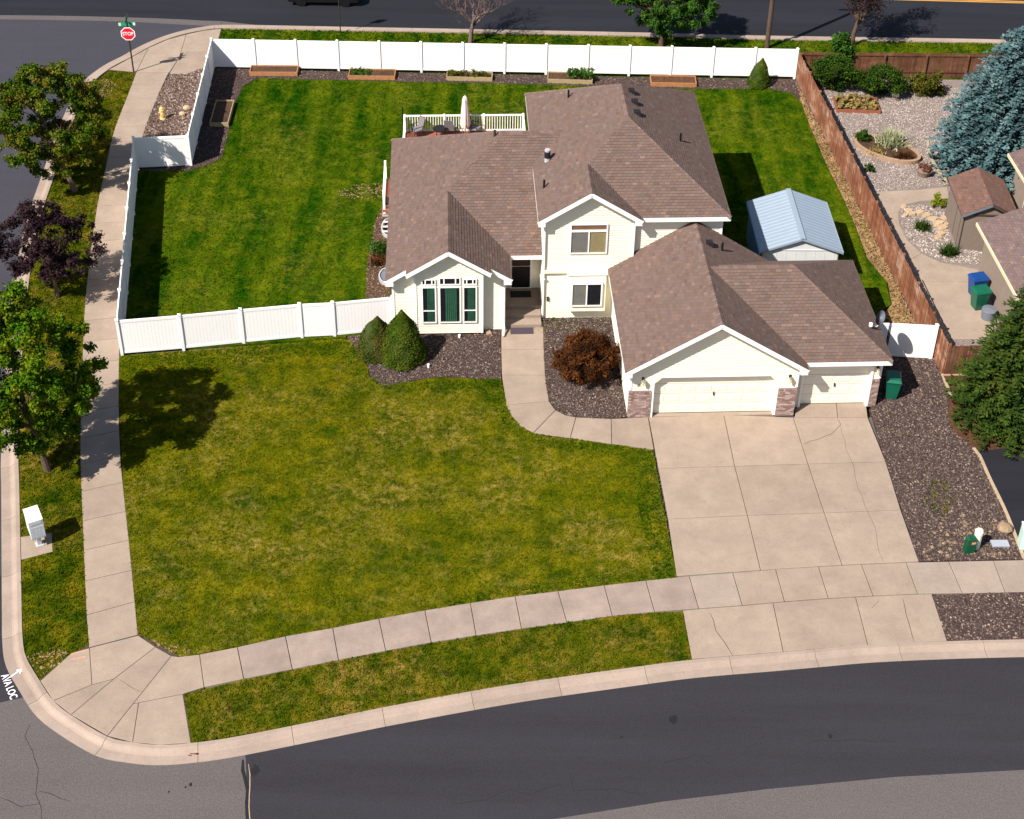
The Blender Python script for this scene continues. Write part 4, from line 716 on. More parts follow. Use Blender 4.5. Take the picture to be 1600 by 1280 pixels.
for vt in me.vertices: vt.co.z = fl(vt.co.x, vt.co.y) + .03 + (.008 if vt.co.z > .005 else 0)
# ---- satellite dish on the garage eave
u, v, z = 10.62, 3.72, 2.9; cx_, cz_ = hpx(1378, 499, 3.25); sdish = empty('satellite_dish', (*hw(10.62, cz_), 2.78), YA, 'grey satellite dish on a bent arm at the right garage eave', 'satellite dish')
rg = 0.33; mb = MB(); prof = [(rg * k / 6, 0.075 * (k / 6) ** 2) for k in range(0, 7)]; prof[0] = (.01, 0); mb.lathe(prof, n=24)
dv = mb.build('reflector', 'dish', sdish, True); dv.location = (.22, 0, .52); dv.rotation_euler = (R(66), R(0), R(-84))
MB().tube([(-.05, 0, -.1), (.10, .03, .28), (.20, .03, .50)], .028, 8).build('mast', 'metal', sdish); MB().tube([(.16, -.02, .24), (-.02, -.22, .24), (-.32, -.36, .46)], .022, 8).build('arm', 'vinyl', sdish); MB().box(-.40, -.28, -.44, -.32, .40, .56).build('receiver', 'vinyl', sdish)
# ---- deck, railings and its furniture
deck = empty('deck', (OX, OY, 0), YA, 'red-brown back deck with white baluster railing behind the house', 'deck'); dz = 0.95
bd = MB().box(-1, 1, -.068, .068, 0, .035).mesh('deck_board', 'deck_wood'); y = 18.03
while y < 22.7: inst('deck_board', bd, deck, (-6.53, y, dz), (0, 0, 0), (3.22, 1, 1)); y += .145
MB().box(-9.72, -3.35, 18.0, 22.72, .70, dz - .002).build('deck_frame', 'deck_wood', deck)
for u_ in (-9.6, -6.5, -3.5):
    for v_ in (19.5, 22.5): MB().box(u_ - .07, u_ + .07, v_ - .07, v_ + .07, -.1, .7).build('support', 'deck_wood', deck)
bal = MB().box(-.019, .019, -.019, .019, 0, .86).mesh('baluster', 'trim')
def railing(a, b, zt_=dz):
    L = math.hypot(b[0] - a[0], b[1] - a[1]); ax = math.atan2(b[1] - a[1], b[0] - a[0]); n = int(L / .135)
    for zz_, h_ in ((zt_ + .10, .07), (zt_ + 1.0, .07)): MB().bar((*a, zz_), (*b, zz_), .085 if h_ == .07 and zz_ > zt_ + .5 else .05, h_).build('rail', 'trim', deck)
    for k in range(1, n): t = k / n; inst('baluster', bal, deck, (a[0] + (b[0] - a[0]) * t, a[1] + (b[1] - a[1]) * t, zt_ + .12), (0, 0, ax))
    np_ = max(1, round(L / 2.4))
    for k in range(np_ + 1):
        t = k / np_; x, y_ = a[0] + (b[0] - a[0]) * t, a[1] + (b[1] - a[1]) * t; MB().box(x - .055, x + .055, y_ - .055, y_ + .055, zt_ - .25, zt_ + 1.08).build('post', 'trim', deck)
railing((-9.70, 22.68), (-3.36, 22.68)); railing((-9.70, 18.3), (-9.70, 22.5)); railing((-3.36, 22.5), (-3.36, 18.6)); 
ld = MB().box(-10.70, -9.95, 15.35, 18.30, .55, .70).build('landing', 'deck_wood', deck); railing((-10.62, 15.42), (-10.62, 18.28), .70)
def rel(o, u, v, z=0, rz=0): x, y_ = hw(u, v); o.location = (x, y_, z); o.rotation_euler = (0, 0, YA + rz); return o
uu, vv = hpx(727, 203, dz + .4); um_ = empty('patio_umbrella', (*hw(uu, vv), dz + .035), YA, 'closed pale pink patio umbrella standing on the deck', 'umbrella')
MB().tube([(0, 0, 0), (0, 0, 2.5)], .025, 8).build('pole', 'metal', um_); MB().lathe([(.22, .0), (.22, .08), (.05, .12)], 0, 0, 14).build('base', 'dark', um_)
mb = MB(); n = 24; prof = [(.20, .55), (.235, .75), (.20, 1.2), (.155, 1.8), (.13, 2.1), (.135, 2.2), (.09, 2.36), (.015, 2.44)]; o_ = len(mb.v)
for r_, z_ in prof:
    for k in range(n): t = 2 * math.pi * k / n; q_ = r_ * (1 + .22 * math.cos(t * 8) * (1 if z_ < 2.3 else .3)); mb.v.append((q_ * math.cos(t), q_ * math.sin(t), z_))
for i_ in range(len(prof) - 1):
    for k in range(n): k2 = (k + 1) % n; mb.f.append((o_ + i_ * n + k, o_ + i_ * n + k2, o_ + (i_ + 1) * n + k2, o_ + (i_ + 1) * n + k)); mb.c.append(None)
mb.build('canopy', 'umbrella', um_, True)
def patio_chair(px, py, rz, label):
    u_, v_ = hpx(px, py, dz + .3); c = empty('patio_chair', (*hw(u_, v_), dz + .035), YA + rz, label, 'chair', 'chairs on the deck')
    MB().box(-.27, .27, -.25, .27, .38, .42).build('seat', 'chair_mesh', c); mb = MB(); mb.bar((0, .25, .42), (0, .42, 1.05), .52, .03, (0, 1, 0)); mb.build('backrest', 'chair_mesh', c)
    for sx_ in (-.27, .27):
        for sy_ in (-.24, .26): MB().tube([(sx_, sy_, 0), (sx_, sy_, .62 if sy_ < 0 else .45)], .016, 6).build('leg', 'post_dark', c)
        MB().tube([(sx_, -.26, .62), (sx_, .34, .64)], .02, 6).build('armrest', 'post_dark', c)
patio_chair(703, 203, R(170), 'grey patio chair with its back turned beside the closed umbrella'); patio_chair(742, 203, R(60), 'dark patio chair right of the closed umbrella, by the railing'); patio_chair(650, 206, R(-60), 'dark patio chair at the left corner of the deck')
u_, v_ = hpx(688, 208, dz + .3); tb = empty('patio_table', (*hw(u_, v_), dz + .035), YA, 'low black table on the deck, half hidden by the roof', 'table'); MB().lathe([(.38, .50), (.40, .52), (.40, .55), (.38, .56)], n=20).build('tabletop', 'black', tb)
for k in range(4): t = math.pi / 4 + k * math.pi / 2; MB().tube([(.3 * math.cos(t), .3 * math.sin(t), 0), (.25 * math.cos(t), .25 * math.sin(t), .5)], .018, 6).build('leg', 'black', tb)
for k, (px, py) in enumerate(((632, 172), (818, 171))):
    u_, v_ = hpx(px, py + 6, dz + 1.0); o = MB().tube([(0, 0, 0), (0, 0, 1.5)], .03, 8).build('lantern_stake', 'black', None); rel(o, u_ - .1 + .2 * k, v_ + .25, -.02); o.scale = (1, 1, 1.5); tag(o, ('black stake standing at the left corner of the deck railing', 'black stake standing at the right end of the deck railing')[k], 'stake')
# ---- beside the left wall: two window wells and an air conditioner
def well(v0, v1, label, grate):
    o = empty('window_well', (*hw(ll - .02, (v0 + v1) / 2), 0), YA, label, 'window well'); L = v1 - v0; pts = [(0, -L / 2)] + [(-.55 - .25 * math.sin(math.pi * k / 8) if 0 < k < 8 else -.35, -L / 2 + L * k / 8) for k in range(9)] + [(0, L / 2)]
    mb = MB(); n_ = len(pts)
    for i_ in range(n_ - 1): (x0, y0), (x1, y1) = pts[i_], pts[i_ + 1]; mb.bar((x0, y0, .06), (x1, y1, .06), .06, .30)
    mb.build('rim', 'galv', o); MB().prism([(x * .95, y_ * .95) for x, y_ in pts], -.02, .012).build('pit', 'dark', o)
    if grate:
        for k in range(3): y_ = -L / 4 + k * L / 4; MB().box(-.74, -.02, y_ - .04, y_ + .04, .18, .22).build('bar', 'vinyl', o)
    else: MB().prism([(x * .9, y_ * .9) for x, y_ in pts], .20, .24, top=[(x * .75 - .02, y_ * .75) for x, y_ in pts]).build('cover', 'dish', o)
v0_ = hpx(600, 372, .1)[1]; v1_ = hpx(600, 342, .1)[1]; well(v0_, v1_, 'window well with white bars beside the left house wall', True); v0_ = hpx(600, 445, .1)[1]; v1_ = hpx(600, 420, .1)[1]; well(v0_, v1_, 'covered dark window well nearest the front fence', False)
u_, v_ = hpx(602, 322, .4); ac = empty('air_conditioner', (*hw(-10.35, v_), 0), YA, 'pale grey air conditioner beside the deck landing', 'air conditioner'); MB().box(-.36, .36, -.36, .36, 0.05, .70).build('casing', 'galv', ac); MB().lathe([(.30, .70), (.30, .725), (.05, .74)], 0, 0, 20).build('fan_guard', 'post_dark', ac); MB().box(-.42, .42, -.42, .42, 0, .05).build('pad', 'concrete_grey', ac)
for sy_ in (-.37, .365):
    for k in range(6): MB().box(-.32, .32, sy_, sy_ + .006, .14 + k * .09, .18 + k * .09).build('louvre', 'post_dark', ac)
# ================================================================== FENCES
postm = MB(); postm.box(-.064, .064, -.064, .064, -.1, 1.86); postm.prism([(-.078, -.078), (.078, -.078), (.078, .078), (-.078, .078)], 1.86, 1.885); postm.prism([(-.078, -.078), (.078, -.078), (.078, .078), (-.078, .078)], 1.885, 1.93, top=[(-.01, -.01), (.01, -.01), (.01, .01), (-.01, .01)])
postm = postm.mesh('post', 'vinyl')
def vinyl_fence(label, pts, name='vinyl_fence', first=True, last=True, cat='fence'):
    o = empty(name, (*pts[0], 0), 0, label, cat, 'white vinyl fence runs round the yard'); x0, y0 = pts[0]
    for i, p in enumerate(pts):
        if (i == 0 and not first) or (i == len(pts) - 1 and not last): continue
        d = Vector(pts[min(i + 1, len(pts) - 1)]) - Vector(pts[max(i - 1, 0)]); inst('post', postm, o, (p[0] - x0, p[1] - y0, 0), (0, 0, math.atan2(d.y, d.x)))
    for a, b in zip(pts[:-1], pts[1:]):
        a, b = Vector((a[0] - x0, a[1] - y0)), Vector((b[0] - x0, b[1] - y0)); d = b - a; L = d.length; an = math.atan2(d.y, d.x)
        mb = MB(); n = max(2, round((L - .12) / .152)); w_ = (L - .12) / n
        for k in range(n): xa = .06 + k * w_; mb.prism([(xa + .002, -.014), (xa + w_ - .002, -.014), (xa + w_ - .002, .014), (xa + .002, .014)], .12, 1.70)
        for nm, m_ in (('panel', mb), ('top_rail', MB().box(.055, L - .055, -.028, .028, 1.69, 1.82)), ('bottom_rail', MB().box(.055, L - .055, -.028, .028, .04, .17))):
            c = m_.build(nm, 'vinyl', o); c.location = (a.x, a.y, 0); c.rotation_euler = (0, 0, an)
    return o
def lerp(a, b, n): return [(a[0] + (b[0] - a[0]) * k / n, a[1] + (b[1] - a[1]) * k / n) for k in range(n + 1)]
NWc, NEc, J2, J1, SWc = (-18.23, 79.73), (16.03, 79.75), (-17.45, 68.42), (-20.20, 68.08), (-17.42, 52.27)
vinyl_fence('long white vinyl fence along the back road behind the yard', lerp(NEc, NWc, 14)); vinyl_fence('white vinyl fence run beside the hydrant bed, leaving the far left corner', lerp(NWc, J2, 5), first=False)
vinyl_fence('short white vinyl fence jog dappled by tree shade', lerp(J2, J1, 1), first=False); vinyl_fence('white vinyl fence run close beside the side-street sidewalk', lerp(J1, SWc, 7), first=False)
fp = [SWc] + P([(287, 545), (381, 535.5), (472, 527), (523, 524.5)]) + [(hw(-9.95, 6.35))]; vinyl_fence('white vinyl fence across the lawn from corner to bay window wall', fp, first=False)
ga = hw(10.62, 4.1); gbp = (18.30, 52.95); gt = vinyl_fence('white vinyl gate between the garage and the wooden fence', [(ga[0], ga[1] - .25), (ga[0] + 1.25, ga[1] - .2), gbp], 'vinyl_gate', first=False, cat='gate')
for o in list(gt.children):
    if o.name.startswith('post') and abs(o.location.x - 1.25) < .1: bpy.data.objects.remove(o)
MB().box(1.235, 1.265, .0, .06, .05, 1.8).build('gate_gap', 'dish', gt); MB().box(1.20, 1.24, -.03, .05, 1.0, 1.15).build('latch', 'dark', gt)
pk = MB(); pk.box(-.066, .066, -.010, .010, 0.02, 1.72); pk = pk.mesh('picket', 'fence_wood'); pk2 = MB().box(-.066, .066, -.010, .010, .02, 1.60).mesh('picket', 'fence_wood_dark')
def wood_fence(label, a, b, me, side, ht=1.72, posts=2.4, mat='fence_wood', cap=False):
    o = empty('wooden_fence', (*a, 0), 0, label, 'fence', 'wooden board fences'); d = Vector((b[0] - a[0], b[1] - a[1])); L = d.length; an = math.atan2(d.y, d.x); n = int(L / .142); r = Vector((-math.sin(an), math.cos(an))) * side
    for k in range(n):
        t = (k + .5) / n; inst('picket', me, o, (d.x * t + rnd.uniform(-.004, .004), d.y * t + rnd.uniform(-.004, .004), rnd.uniform(-.02, .015)), (rnd.uniform(-.01, .01), rnd.uniform(-.008, .008), an))
    for z in (.35, ht * .6 if False else 1.0, ht - .22) if not cap else (.40, ht - .14):
        c = MB().box(0, L, -.02, .02, z - .045, z + .045).build('rail', mat, o); c.location = (r.x * .035, r.y * .035, 0); c.rotation_euler = (0, 0, an)
    m_ = max(1, round(L / posts))
    for k in range(m_ + 1):
        t = k / m_; c = MB().box(-.05, .05, -.05, .05, -.1, ht - .06).build('post', mat, o); c.location = (d.x * t + r.x * .105, d.y * t + r.y * .105, 0); c.rotation_euler = (0, 0, an)
    return o
wood_fence('long weathered red-brown board fence on the right side of the yard', (16.12, 79.55), (18.56, 51.85), pk, 1); wood_fence('short brown board fence closing the gap beside the fir', (18.62, 51.80), (21.3, 51.95), pk2, 1, 1.6, mat='fence_wood_dark')
wood_fence('dark brown board fence with posts and rails behind the neighbouring shrubs', (16.3, 79.85), (33.5, 80.15), pk2, -1, 1.6, mat='fence_wood_dark', cap=True)
# ================================================================== GARDEN BEDS
def raised_bed(px, label, mat='bed_wood', fill='soil', ht=.26, plants=None, parent=None):
    p = P(px); c = (sum(q[0] for q in p) / 4, sum(q[1] for q in p) / 4); ux = Vector((p[1][0] + p[2][0] - p[0][0] - p[3][0], p[1][1] + p[2][1] - p[0][1] - p[3][1])) / 2; vy = Vector((p[0][0] + p[1][0] - p[2][0] - p[3][0], p[0][1] + p[1][1] - p[2][1] - p[3][1])) / 2
    L, D = ux.length, vy.length; o = empty('raised_bed', (*c, 0), math.atan2(ux.y, ux.x), label, 'garden bed', 'wooden raised garden beds')
    for a_ in ((-L / 2, L / 2, -D / 2, -D / 2 + .045), (-L / 2, L / 2, D / 2 - .045, D / 2), (-L / 2, -L / 2 + .045, -D / 2 + .047, D / 2 - .047), (L / 2 - .045, L / 2, -D / 2 + .047, D / 2 - .047)): MB().box(*a_, -.05, ht).build('board', mat, o)
    MB().box(-L / 2 + .047, L / 2 - .047, -D / 2 + .047, D / 2 - .047, -.05, ht - .07).build('soil', fill, o)
    if plants:
        mt, n, h_, f0, f1 = plants; x = NR.uniform(-L / 2 + .1 + (L - .2) * f0, -L / 2 + .1 + (L - .2) * f1, 60); y = NR.uniform(-D / 2 + .1, D / 2 - .1, 60); leaves('plants', np.c_[x, y, np.full(60, ht - .05 + h_ * .5) * NR.uniform(.7, 1.3, 60)], NR.uniform(.08, .2, 60), n, .11, mt, o, .2)
    return o
raised_bed([(392, 108), (466, 108), (466, 119.5), (391, 118.5)], 'raised bed of bare soil at the left end of the back fence'); raised_bed([(546, 113), (619, 114), (617, 125.5), (545, 124.5)], 'second raised bed from the left along the back fence', plants=('leaf_green', 500, .12, 0, .45))
raised_bed([(697, 117), (770, 119), (769, 127.5), (699, 126.5)], 'weathered raised bed full of low weeds left of the upper roof', 'bed_wood_old', plants=('leaf_olive', 900, .18, 0, 1)); raised_bed([(855, 117), (926, 120), (925, 131.5), (856, 130.5)], 'weathered raised bed with tall leafy green plants at its right end', 'bed_wood_old', plants=('leaf_green', 1500, .55, .45, 1.05))
raised_bed([(1014, 123), (1086, 124.5), (1088, 136.5), (1018, 135.5)], 'raised bed of red-brown soil just behind the upper roof', fill='earth_red'); raised_bed([(337, 163), (367, 162), (357, 199), (329, 198)], 'raised bed half in shade inside the left white fence', 'bed_wood_old')
nb = raised_bed([(1302, 155), (1372, 157), (1372, 178), (1306, 176)], 'wood-edged bed of straw coloured plants in the neighbouring gravel garden', 'deck_wood', plants=('leaf_straw', 3600, .30, 0, 1), ht=.2)
# ================================================================== SHEDS AND NEIGHBOURING HOUSE
def shed(name, label, fl_, fr2, bl_, br2, ez, rz_, wall_mat, roof_mat, ribs=True, inset=.18):
    c = ((fl_[0] + fr2[0]) / 2, (fl_[1] + fr2[1]) / 2); ux = Vector((fr2[0] - fl_[0], fr2[1] - fl_[1])); an = math.atan2(ux.y, ux.x); W_ = ux.length; D = ((bl_[1] - fl_[1]) + (br2[1] - fr2[1])) / 2; o = empty(name, (*c, 0), an, label, 'shed'); h_ = W_ / 2; w_ = h_ - inset
    k = (rz_ - ez) / h_; et = ez + k * inset - .04
    for a_, b_, poly in (((-w_, .15), (w_, .15), [(0, 0), (2 * w_, 0), (2 * w_, et), (w_, et + k * w_), (0, et)]), ((w_, .15), (w_, D - .15), [(0, 0), (D - .3, 0), (D - .3, et), (0, et)]), ((w_, D - .15), (-w_, D - .15), [(0, 0), (2 * w_, 0), (2 * w_, et), (w_, et + k * w_), (0, et)]), ((-w_, D - .15), (-w_, .15), [(0, 0), (D - .3, 0), (D - .3, et), (0, et)])): wall(o, a_, b_, poly, wall_mat, False, th=.05)
    return o, W_, D, k, w_, et
so, W_, D_, k_, w_, et = shed('metal_shed', 'metal garden shed with ribbed pale blue roof behind the garage', (11.13, 58.2), (15.07, 58.28), (10.98, 62.61), (14.89, 62.63), 2.0, 2.75, 'shed_wall', 'shed_roof')
for s_ in (-1, 1):
    mb = MB(); n = 96; pr_ = []
    for i_ in range(n + 1): y_ = D_ * i_ / n; pr_.append((y_, .018 if (i_ // 3) % 2 else 0))
    X0, X1 = s_ * .02, s_ * W_ / 2; z0, z1 = 2.75, 2.0
    for i_ in range(n): (ya, ha), (yb, hb) = pr_[i_], pr_[i_ + 1]; mb.face([(X0, ya, z0 + ha), (X1, ya, z1 + ha), (X1, yb, z1 + hb), (X0, yb, z0 + hb)] if s_ > 0 else [(X1, ya, z1 + ha), (X0, ya, z0 + ha), (X0, yb, z0 + hb), (X1, yb, z1 + hb)])
    ro = mb.build('roof', 'shed_roof', so); MB().bar((X1, .0, 1.95), (X1, D_, 1.95), .03, .16).build('eave_trim', 'shed_roof' if s_ > 0 else 'shed_blue', ro); MB().bar((X0, .0, 2.70), (X1, .0, 1.96), .04, .10).build('verge_trim', 'shed_roof', ro); MB().bar((X0, D_, 2.70), (X1, D_, 1.96), .04, .10).build('verge_trim', 'shed_roof', ro)
MB().box(-.12, .12, -.02, D_ + .02, 2.76, 2.785).build('ridge_cap', 'shed_roof', so); MB().box(-w_ - .01, w_ + .01, .125, .152, et - .02, et + .03).build('wall_band', 'shed_wall', so); MB().box(-w_ - .04, -w_ - .055 + .01, .2, D_ - .2, 0.05, et).build('side_panel', 'shed_blue', so)
for k2 in range(8): x = -w_ + .2 + k2 * (2 * w_ - .4) / 7; MB().box(x - .012, x + .012, .140, .151, .02, et - .03).build('rib', 'shed_wall', so)
ns_, W2, D2_, k2_, w2, et2 = shed('garden_shed', 'brown garden shed with red-brown shingles beside the blue spruce', (21.32, 61.52), (24.09, 61.44), (21.48, 65.1), (24.34, 64.83), 2.1, 2.78, 'taupe', 'taupe')
RS = (0.140, 0.080, 0.064)
roof_plane(ns_, [[(-W2 / 2, 0, 2.1), (0, 0, 2.78), (0, D2_, 2.78), (-W2 / 2, D2_, 2.1)]], .07, 'taupe_dark', RS); roof_plane(ns_, [[(0, 0, 2.78), (W2 / 2, 0, 2.1), (W2 / 2, D2_, 2.1), (0, D2_, 2.78)]], .07, 'taupe_dark', RS)
MB().bar((-W2 / 2, -.02, 2.03), (0, -.02, 2.71), .04, .10).build('verge_trim', 'dish', ns_); MB().bar((W2 / 2, -.02, 2.03), (0, -.02, 2.71), .04, .10).build('verge_trim', 'taupe_dark', ns_); MB().box(-w2, w2, .08, .10, et2 - .06, et2).build('wall_band', 'taupe_dark', ns_)
for y_ in (.6, 1.5): MB().box(-w2 - .012, -w2 - .0, y_ - .02, y_ + .02, .02, et2).build('door_trim', 'taupe_dark', ns_)
MB().box(-w2 - .01, -w2 + .03, .12, .16, 0, et2).build('corner_trim', 'taupe_dark', ns_)
NH = empty('neighbour_house', (21.3, 52.0, 0), R(-3.2) * -1, 'taupe neighbouring house with mauve shingle roof at the right edge', 'house')
def nloc(x, y): dx, dy = x - 21.3, y - 52.0; a = R(3.2); return (dx * math.cos(a) + dy * math.sin(a), -dx * math.sin(a) + dy * math.cos(a))
A_ = nloc(*at(1527, 348, 2.75)); eu = A_[0]; ev1 = A_[1]; NS = (0.150, 0.105, 0.098)
roof_plane(NH, [[(eu, -9, 2.75), (eu + 5, -9, 4.75), (eu + 5, ev1, 4.75), (eu, ev1, 2.75)]], .12, 'cream_trim', NS); roof_plane(NH, [[(eu + 5, -9, 4.75), (eu + 10, -9, 2.75), (eu + 10, ev1, 2.75), (eu + 5, ev1, 4.75)]], .12, 'cream_trim', NS)
MB().bar((eu - .02, -9, 2.68), (eu - .02, ev1, 2.68), .07, .16).build('gutter', 'cream_trim', NH)
for a_, b_ in (((eu + .45, ev1 - .3), (eu + .45, -8.6)), ((eu + 9.5, ev1 - .3), (eu + .45, ev1 - .3)), ((eu + 9.5, -8.6), (eu + 9.5, ev1 - .3)), ((eu + .45, -8.6), (eu + 9.5, -8.6))): L = math.hypot(b_[0] - a_[0], b_[1] - a_[1]); wall(NH, a_, b_, [(0, 0), (L, 0), (L, 2.8), (0, 2.8)] if abs(b_[0] - a_[0]) < 1 else [(0, 0), (L, 0), (L, 2.8), (L / 2, 4.6), (0, 2.8)], 'taupe', True)
A2 = nloc(*at(1576, 240, 3.0)); u2_, v2_ = A2
roof_plane(NH, [[(u2_, ev1 - .4, 3.0), (u2_ + 5, ev1 - .4, 5.0), (u2_ + 5, v2_, 5.0), (u2_, v2_, 3.0)]], .12, 'cream_trim', NS); MB().bar((u2_ - .02, ev1 - .4, 2.93), (u2_ - .02, v2_, 2.93), .07, .16).build('gutter', 'cream_trim', NH)
wall(NH, (u2_ + .45, v2_ - .3), (u2_ + .45, ev1 - .35), [(0, 0), (v2_ - ev1 + .05, 0), (v2_ - ev1 + .05, 3.05), (0, 3.05)], 'taupe', True); wall(NH, (u2_ + 8, v2_ - .3), (u2_ + .45, v2_ - .3), [(0, 0), (7.55, 0), (7.55, 3.0), (0, 3.0)], 'taupe', True)
wn = MB().box(u2_ + .36, u2_ + .44, v2_ - 3.4, v2_ - 2.2, 1.0, 2.3).build('window', 'trim', NH); MB().box(u2_ + .35, u2_ + .362, v2_ - 3.32, v2_ - 2.84, 1.08, 2.22).build('pane', 'dark', wn); MB().box(u2_ + .35, u2_ + .362, v2_ - 2.76, v2_ - 2.28, 1.08, 2.22).build('pane', 'dark', wn)
# ================================================================== STREET FURNITURE
B_ = at(209, 113); sg = empty('stop_sign', (*B_, 0), R(3), 'red stop sign with green street name blades on a dark post', 'sign')
MB().tube([(0, 0, -.1), (0, 0, 3.75)], .045, 10).build('post', 'post_dark', sg)
def octo(r): return [(r * math.cos(R(22.5 + 45 * k)), r * math.sin(R(22.5 + 45 * k))) for k in range(8)]
pl = MB().prism(octo(.435), -.004, .004).build('plate', 'sign_white', sg); pl.location = (0, -.055, 2.50); pl.rotation_euler = (R(90), 0, 0); c = MB().prism(octo(.385), .0045, .0065).build('face', 'stop_red', pl); text_mesh('STOP', .30, 'sign_white', pl, (0, 0, .008), (0, 0, 0), 'lettering', .002, .88, 1.0)
MB().box(-.46, .46, -.006, .006, 2.98, 3.20).build('name_blade', 'sign_green', sg).rotation_euler = (0, 0, R(4)); MB().box(-.005, .005, -.46, .46, 3.28, 3.50).build('name_blade', 'sign_green', sg)
MB().box(-.47, -.34, -.008, .008, 3.0, 3.18).build('blade_border', 'ped_white', sg).rotation_euler = (0, 0, R(4)); MB().box(.34, .47, -.008, .008, 3.0, 3.18).build('blade_border', 'ped_white', sg).rotation_euler = (0, 0, R(4)); MB().box(-.06, .06, -.03, .03, 3.20, 3.28).build('bracket', 'metal', sg); MB().box(-.05, .05, -.03, .03, 3.50, 3.60).build('finial', 'metal', sg)
hy = empty('fire_hydrant', (*at(254.5, 186), 0), R(20), 'yellow fire hydrant among rocks outside the white fence', 'fire hydrant'); MB().lathe([(.17, 0), (.17, .06), (.115, .07), (.11, .52), (.15, .53), (.15, .58), (.13, .60), (.115, .70), (.06, .76), (.03, .77), (.03, .83)], 0, 0, 16).build('barrel', 'hydrant', hy, False)
for k in (0, 1): s_ = 1 if k else -1; MB().tube([(s_ * .08, 0, .42), (s_ * .20, 0, .42)], .055, 10).build('side_outlet', 'hydrant', hy)
MB().tube([(0, -.08, .36), (0, -.21, .36)], .075, 12).build('front_outlet', 'hydrant', hy)
def boulder(px, py, r, mat, label):
    x, y = at(px, py); mb = MB(); n, m = 9, 6; rr = random.Random(px)
    ring = [[(r * math.sin(math.pi * (j + .3) / (m + .2)) * (1 + rr.uniform(-.16, .16)) * math.cos(2 * math.pi * k / n), r * .9 * math.sin(math.pi * (j + .3) / (m + .2)) * (1 + rr.uniform(-.16, .16)) * math.sin(2 * math.pi * k / n), r * .7 * (1 - math.cos(math.pi * (1 - (j + .3) / (m + .2)))) - .1 * r) for k in range(n)] for j in range(m)]
    for j in range(m - 1):
        for k in range(n): mb.face([ring[j][k], ring[j + 1][k], ring[j + 1][(k + 1) % n], ring[j][(k + 1) % n]])
    mb.face(ring[0]); mb.face(ring[-1][::-1]); return tag(mb.build('boulder', mat, None, loc=(x, y, 0)), label, 'boulder')
boulder(292, 172, .22, 'sandstone', 'larger tan boulder right of the hydrant, nearer the white fence'); boulder(285, 181, .20, 'sandstone', 'tan boulder directly right of the hydrant, lower of the pair'); boulder(1569, 830, .30, 'boulder', 'round brown boulder at the edging beside the grey utility lid'); boulder(949, 491, .16, 'boulder', 'small stone at the corner of the tower wall and the garage')
mbx = empty('cluster_mailbox', (*at(62, 850), 0), R(29), 'white cluster mailbox on a pedestal beside the kerb', 'mailbox')
pd = slabset('mailbox_pad'); slab(pd, [(32, 839), (81, 832.5), (83, 862), (33, 875)], 'concrete')
MB().box(-.08, .08, -.08, .08, 0, .56).build('pedestal', 'galv', mbx); MB().box(-.15, .15, -.15, .15, .008, .03).build('foot', 'galv', mbx); bxm = MB().box(-.26, .26, -.30, .52, .55, 1.42).build('cabinet', 'mailbox', mbx)
MB().box(-.27, .27, -.31, .53, 1.42, 1.445).build('top', 'mailbox_top', mbx)
dm = MB().box(-.06, .06, -.006, 0, -.06, .06).mesh('mail_door', 'mailbox')
for i_ in range(4):
    for j in range(4): inst('mail_door', dm, bxm, (-.195 + i_ * .13, -.3005, .66 + j * .14))
MB().box(-.2, .2, -.308, -.300, 1.26, 1.38).build('parcel_door', 'mailbox', bxm)
pdl = empty('utility_pedestal', (*at(1513, 862), 0), R(10), 'dark green utility pedestal with pale cap right of the driveway', 'utility pedestal'); MB().prism([(-.20, -.14), (.20, -.14), (.20, .14), (-.20, .14)], -.05, .70, top=[(-.18, -.12), (.18, -.12), (.18, .12), (-.18, .12)]).build('cabinet', 'ped_green', pdl); MB().prism([(-.18, -.12), (.18, -.12), (.18, .12), (-.18, .12)], .70, .78, top=[(-.12, -.09), (.12, -.09), (.12, .09), (-.12, .09)]).build('lid', 'ped_green', pdl); MB().box(-.02, .14, -.142, -.135, .50, .60).build('warning_label', 'paint_orange', pdl)
for k in range(4): MB().box(-.16, .16, -.149, -.138, .10 + k * .09, .12 + k * .09).build('louvre', 'ped_green', pdl)
o = empty('marker_post', (*at(1524, 856), 0), 0, 'short white-capped post standing behind the green pedestal', 'post'); MB().lathe([(.15, -.05), (.145, .72), (.165, .73), (.16, .88), (.12, .94), (.02, .96)], 0, 0, 16).build('cap', 'ped_white', o)
tag(MB().box(-.33, .33, -.17, .17, -.1, .08).build('utility_vault', 'lid_grey', None, loc=(*at(1562, 851), 0), rz=R(2)), 'flat grey utility box lid set in the mulch', 'utility lid')
tc = empty('utility_cabinet', (*at(1600, 853), 0), R(-8), 'pale teal cabinet cut by the right edge of the picture', 'cabinet'); MB().box(-.22, .55, -.25, .25, 0, .95).build('body', 'teal', tc); MB().box(-.24, .57, -.27, .27, .95, 1.0).build('lid', 'ped_white', tc)
# small white sprinkler markers in the bed
for px, py, l_ in ((718, 528, 'small white pipe cap in the mulch below the bay window'), (669.5, 574, 'small white stone near the cone shrub in the mulch')): o = MB().lathe([(.06, 0), (.06, .16), (.045, .18)], 0, 0, 10).build('pipe_cap', 'vinyl', None, loc=(*at(px, py), 0)); tag(o, l_, 'pipe cap')
o = MB().prism([(-.11, -.18), (.11, -.18), (.11, .18), (-.11, .18)], 0, .10).build('splash_block', 'planter_edge', None, loc=(*at(763, 521), 0), rz=R(20)); tag(o, 'small terracotta block beside the downspout', 'block')
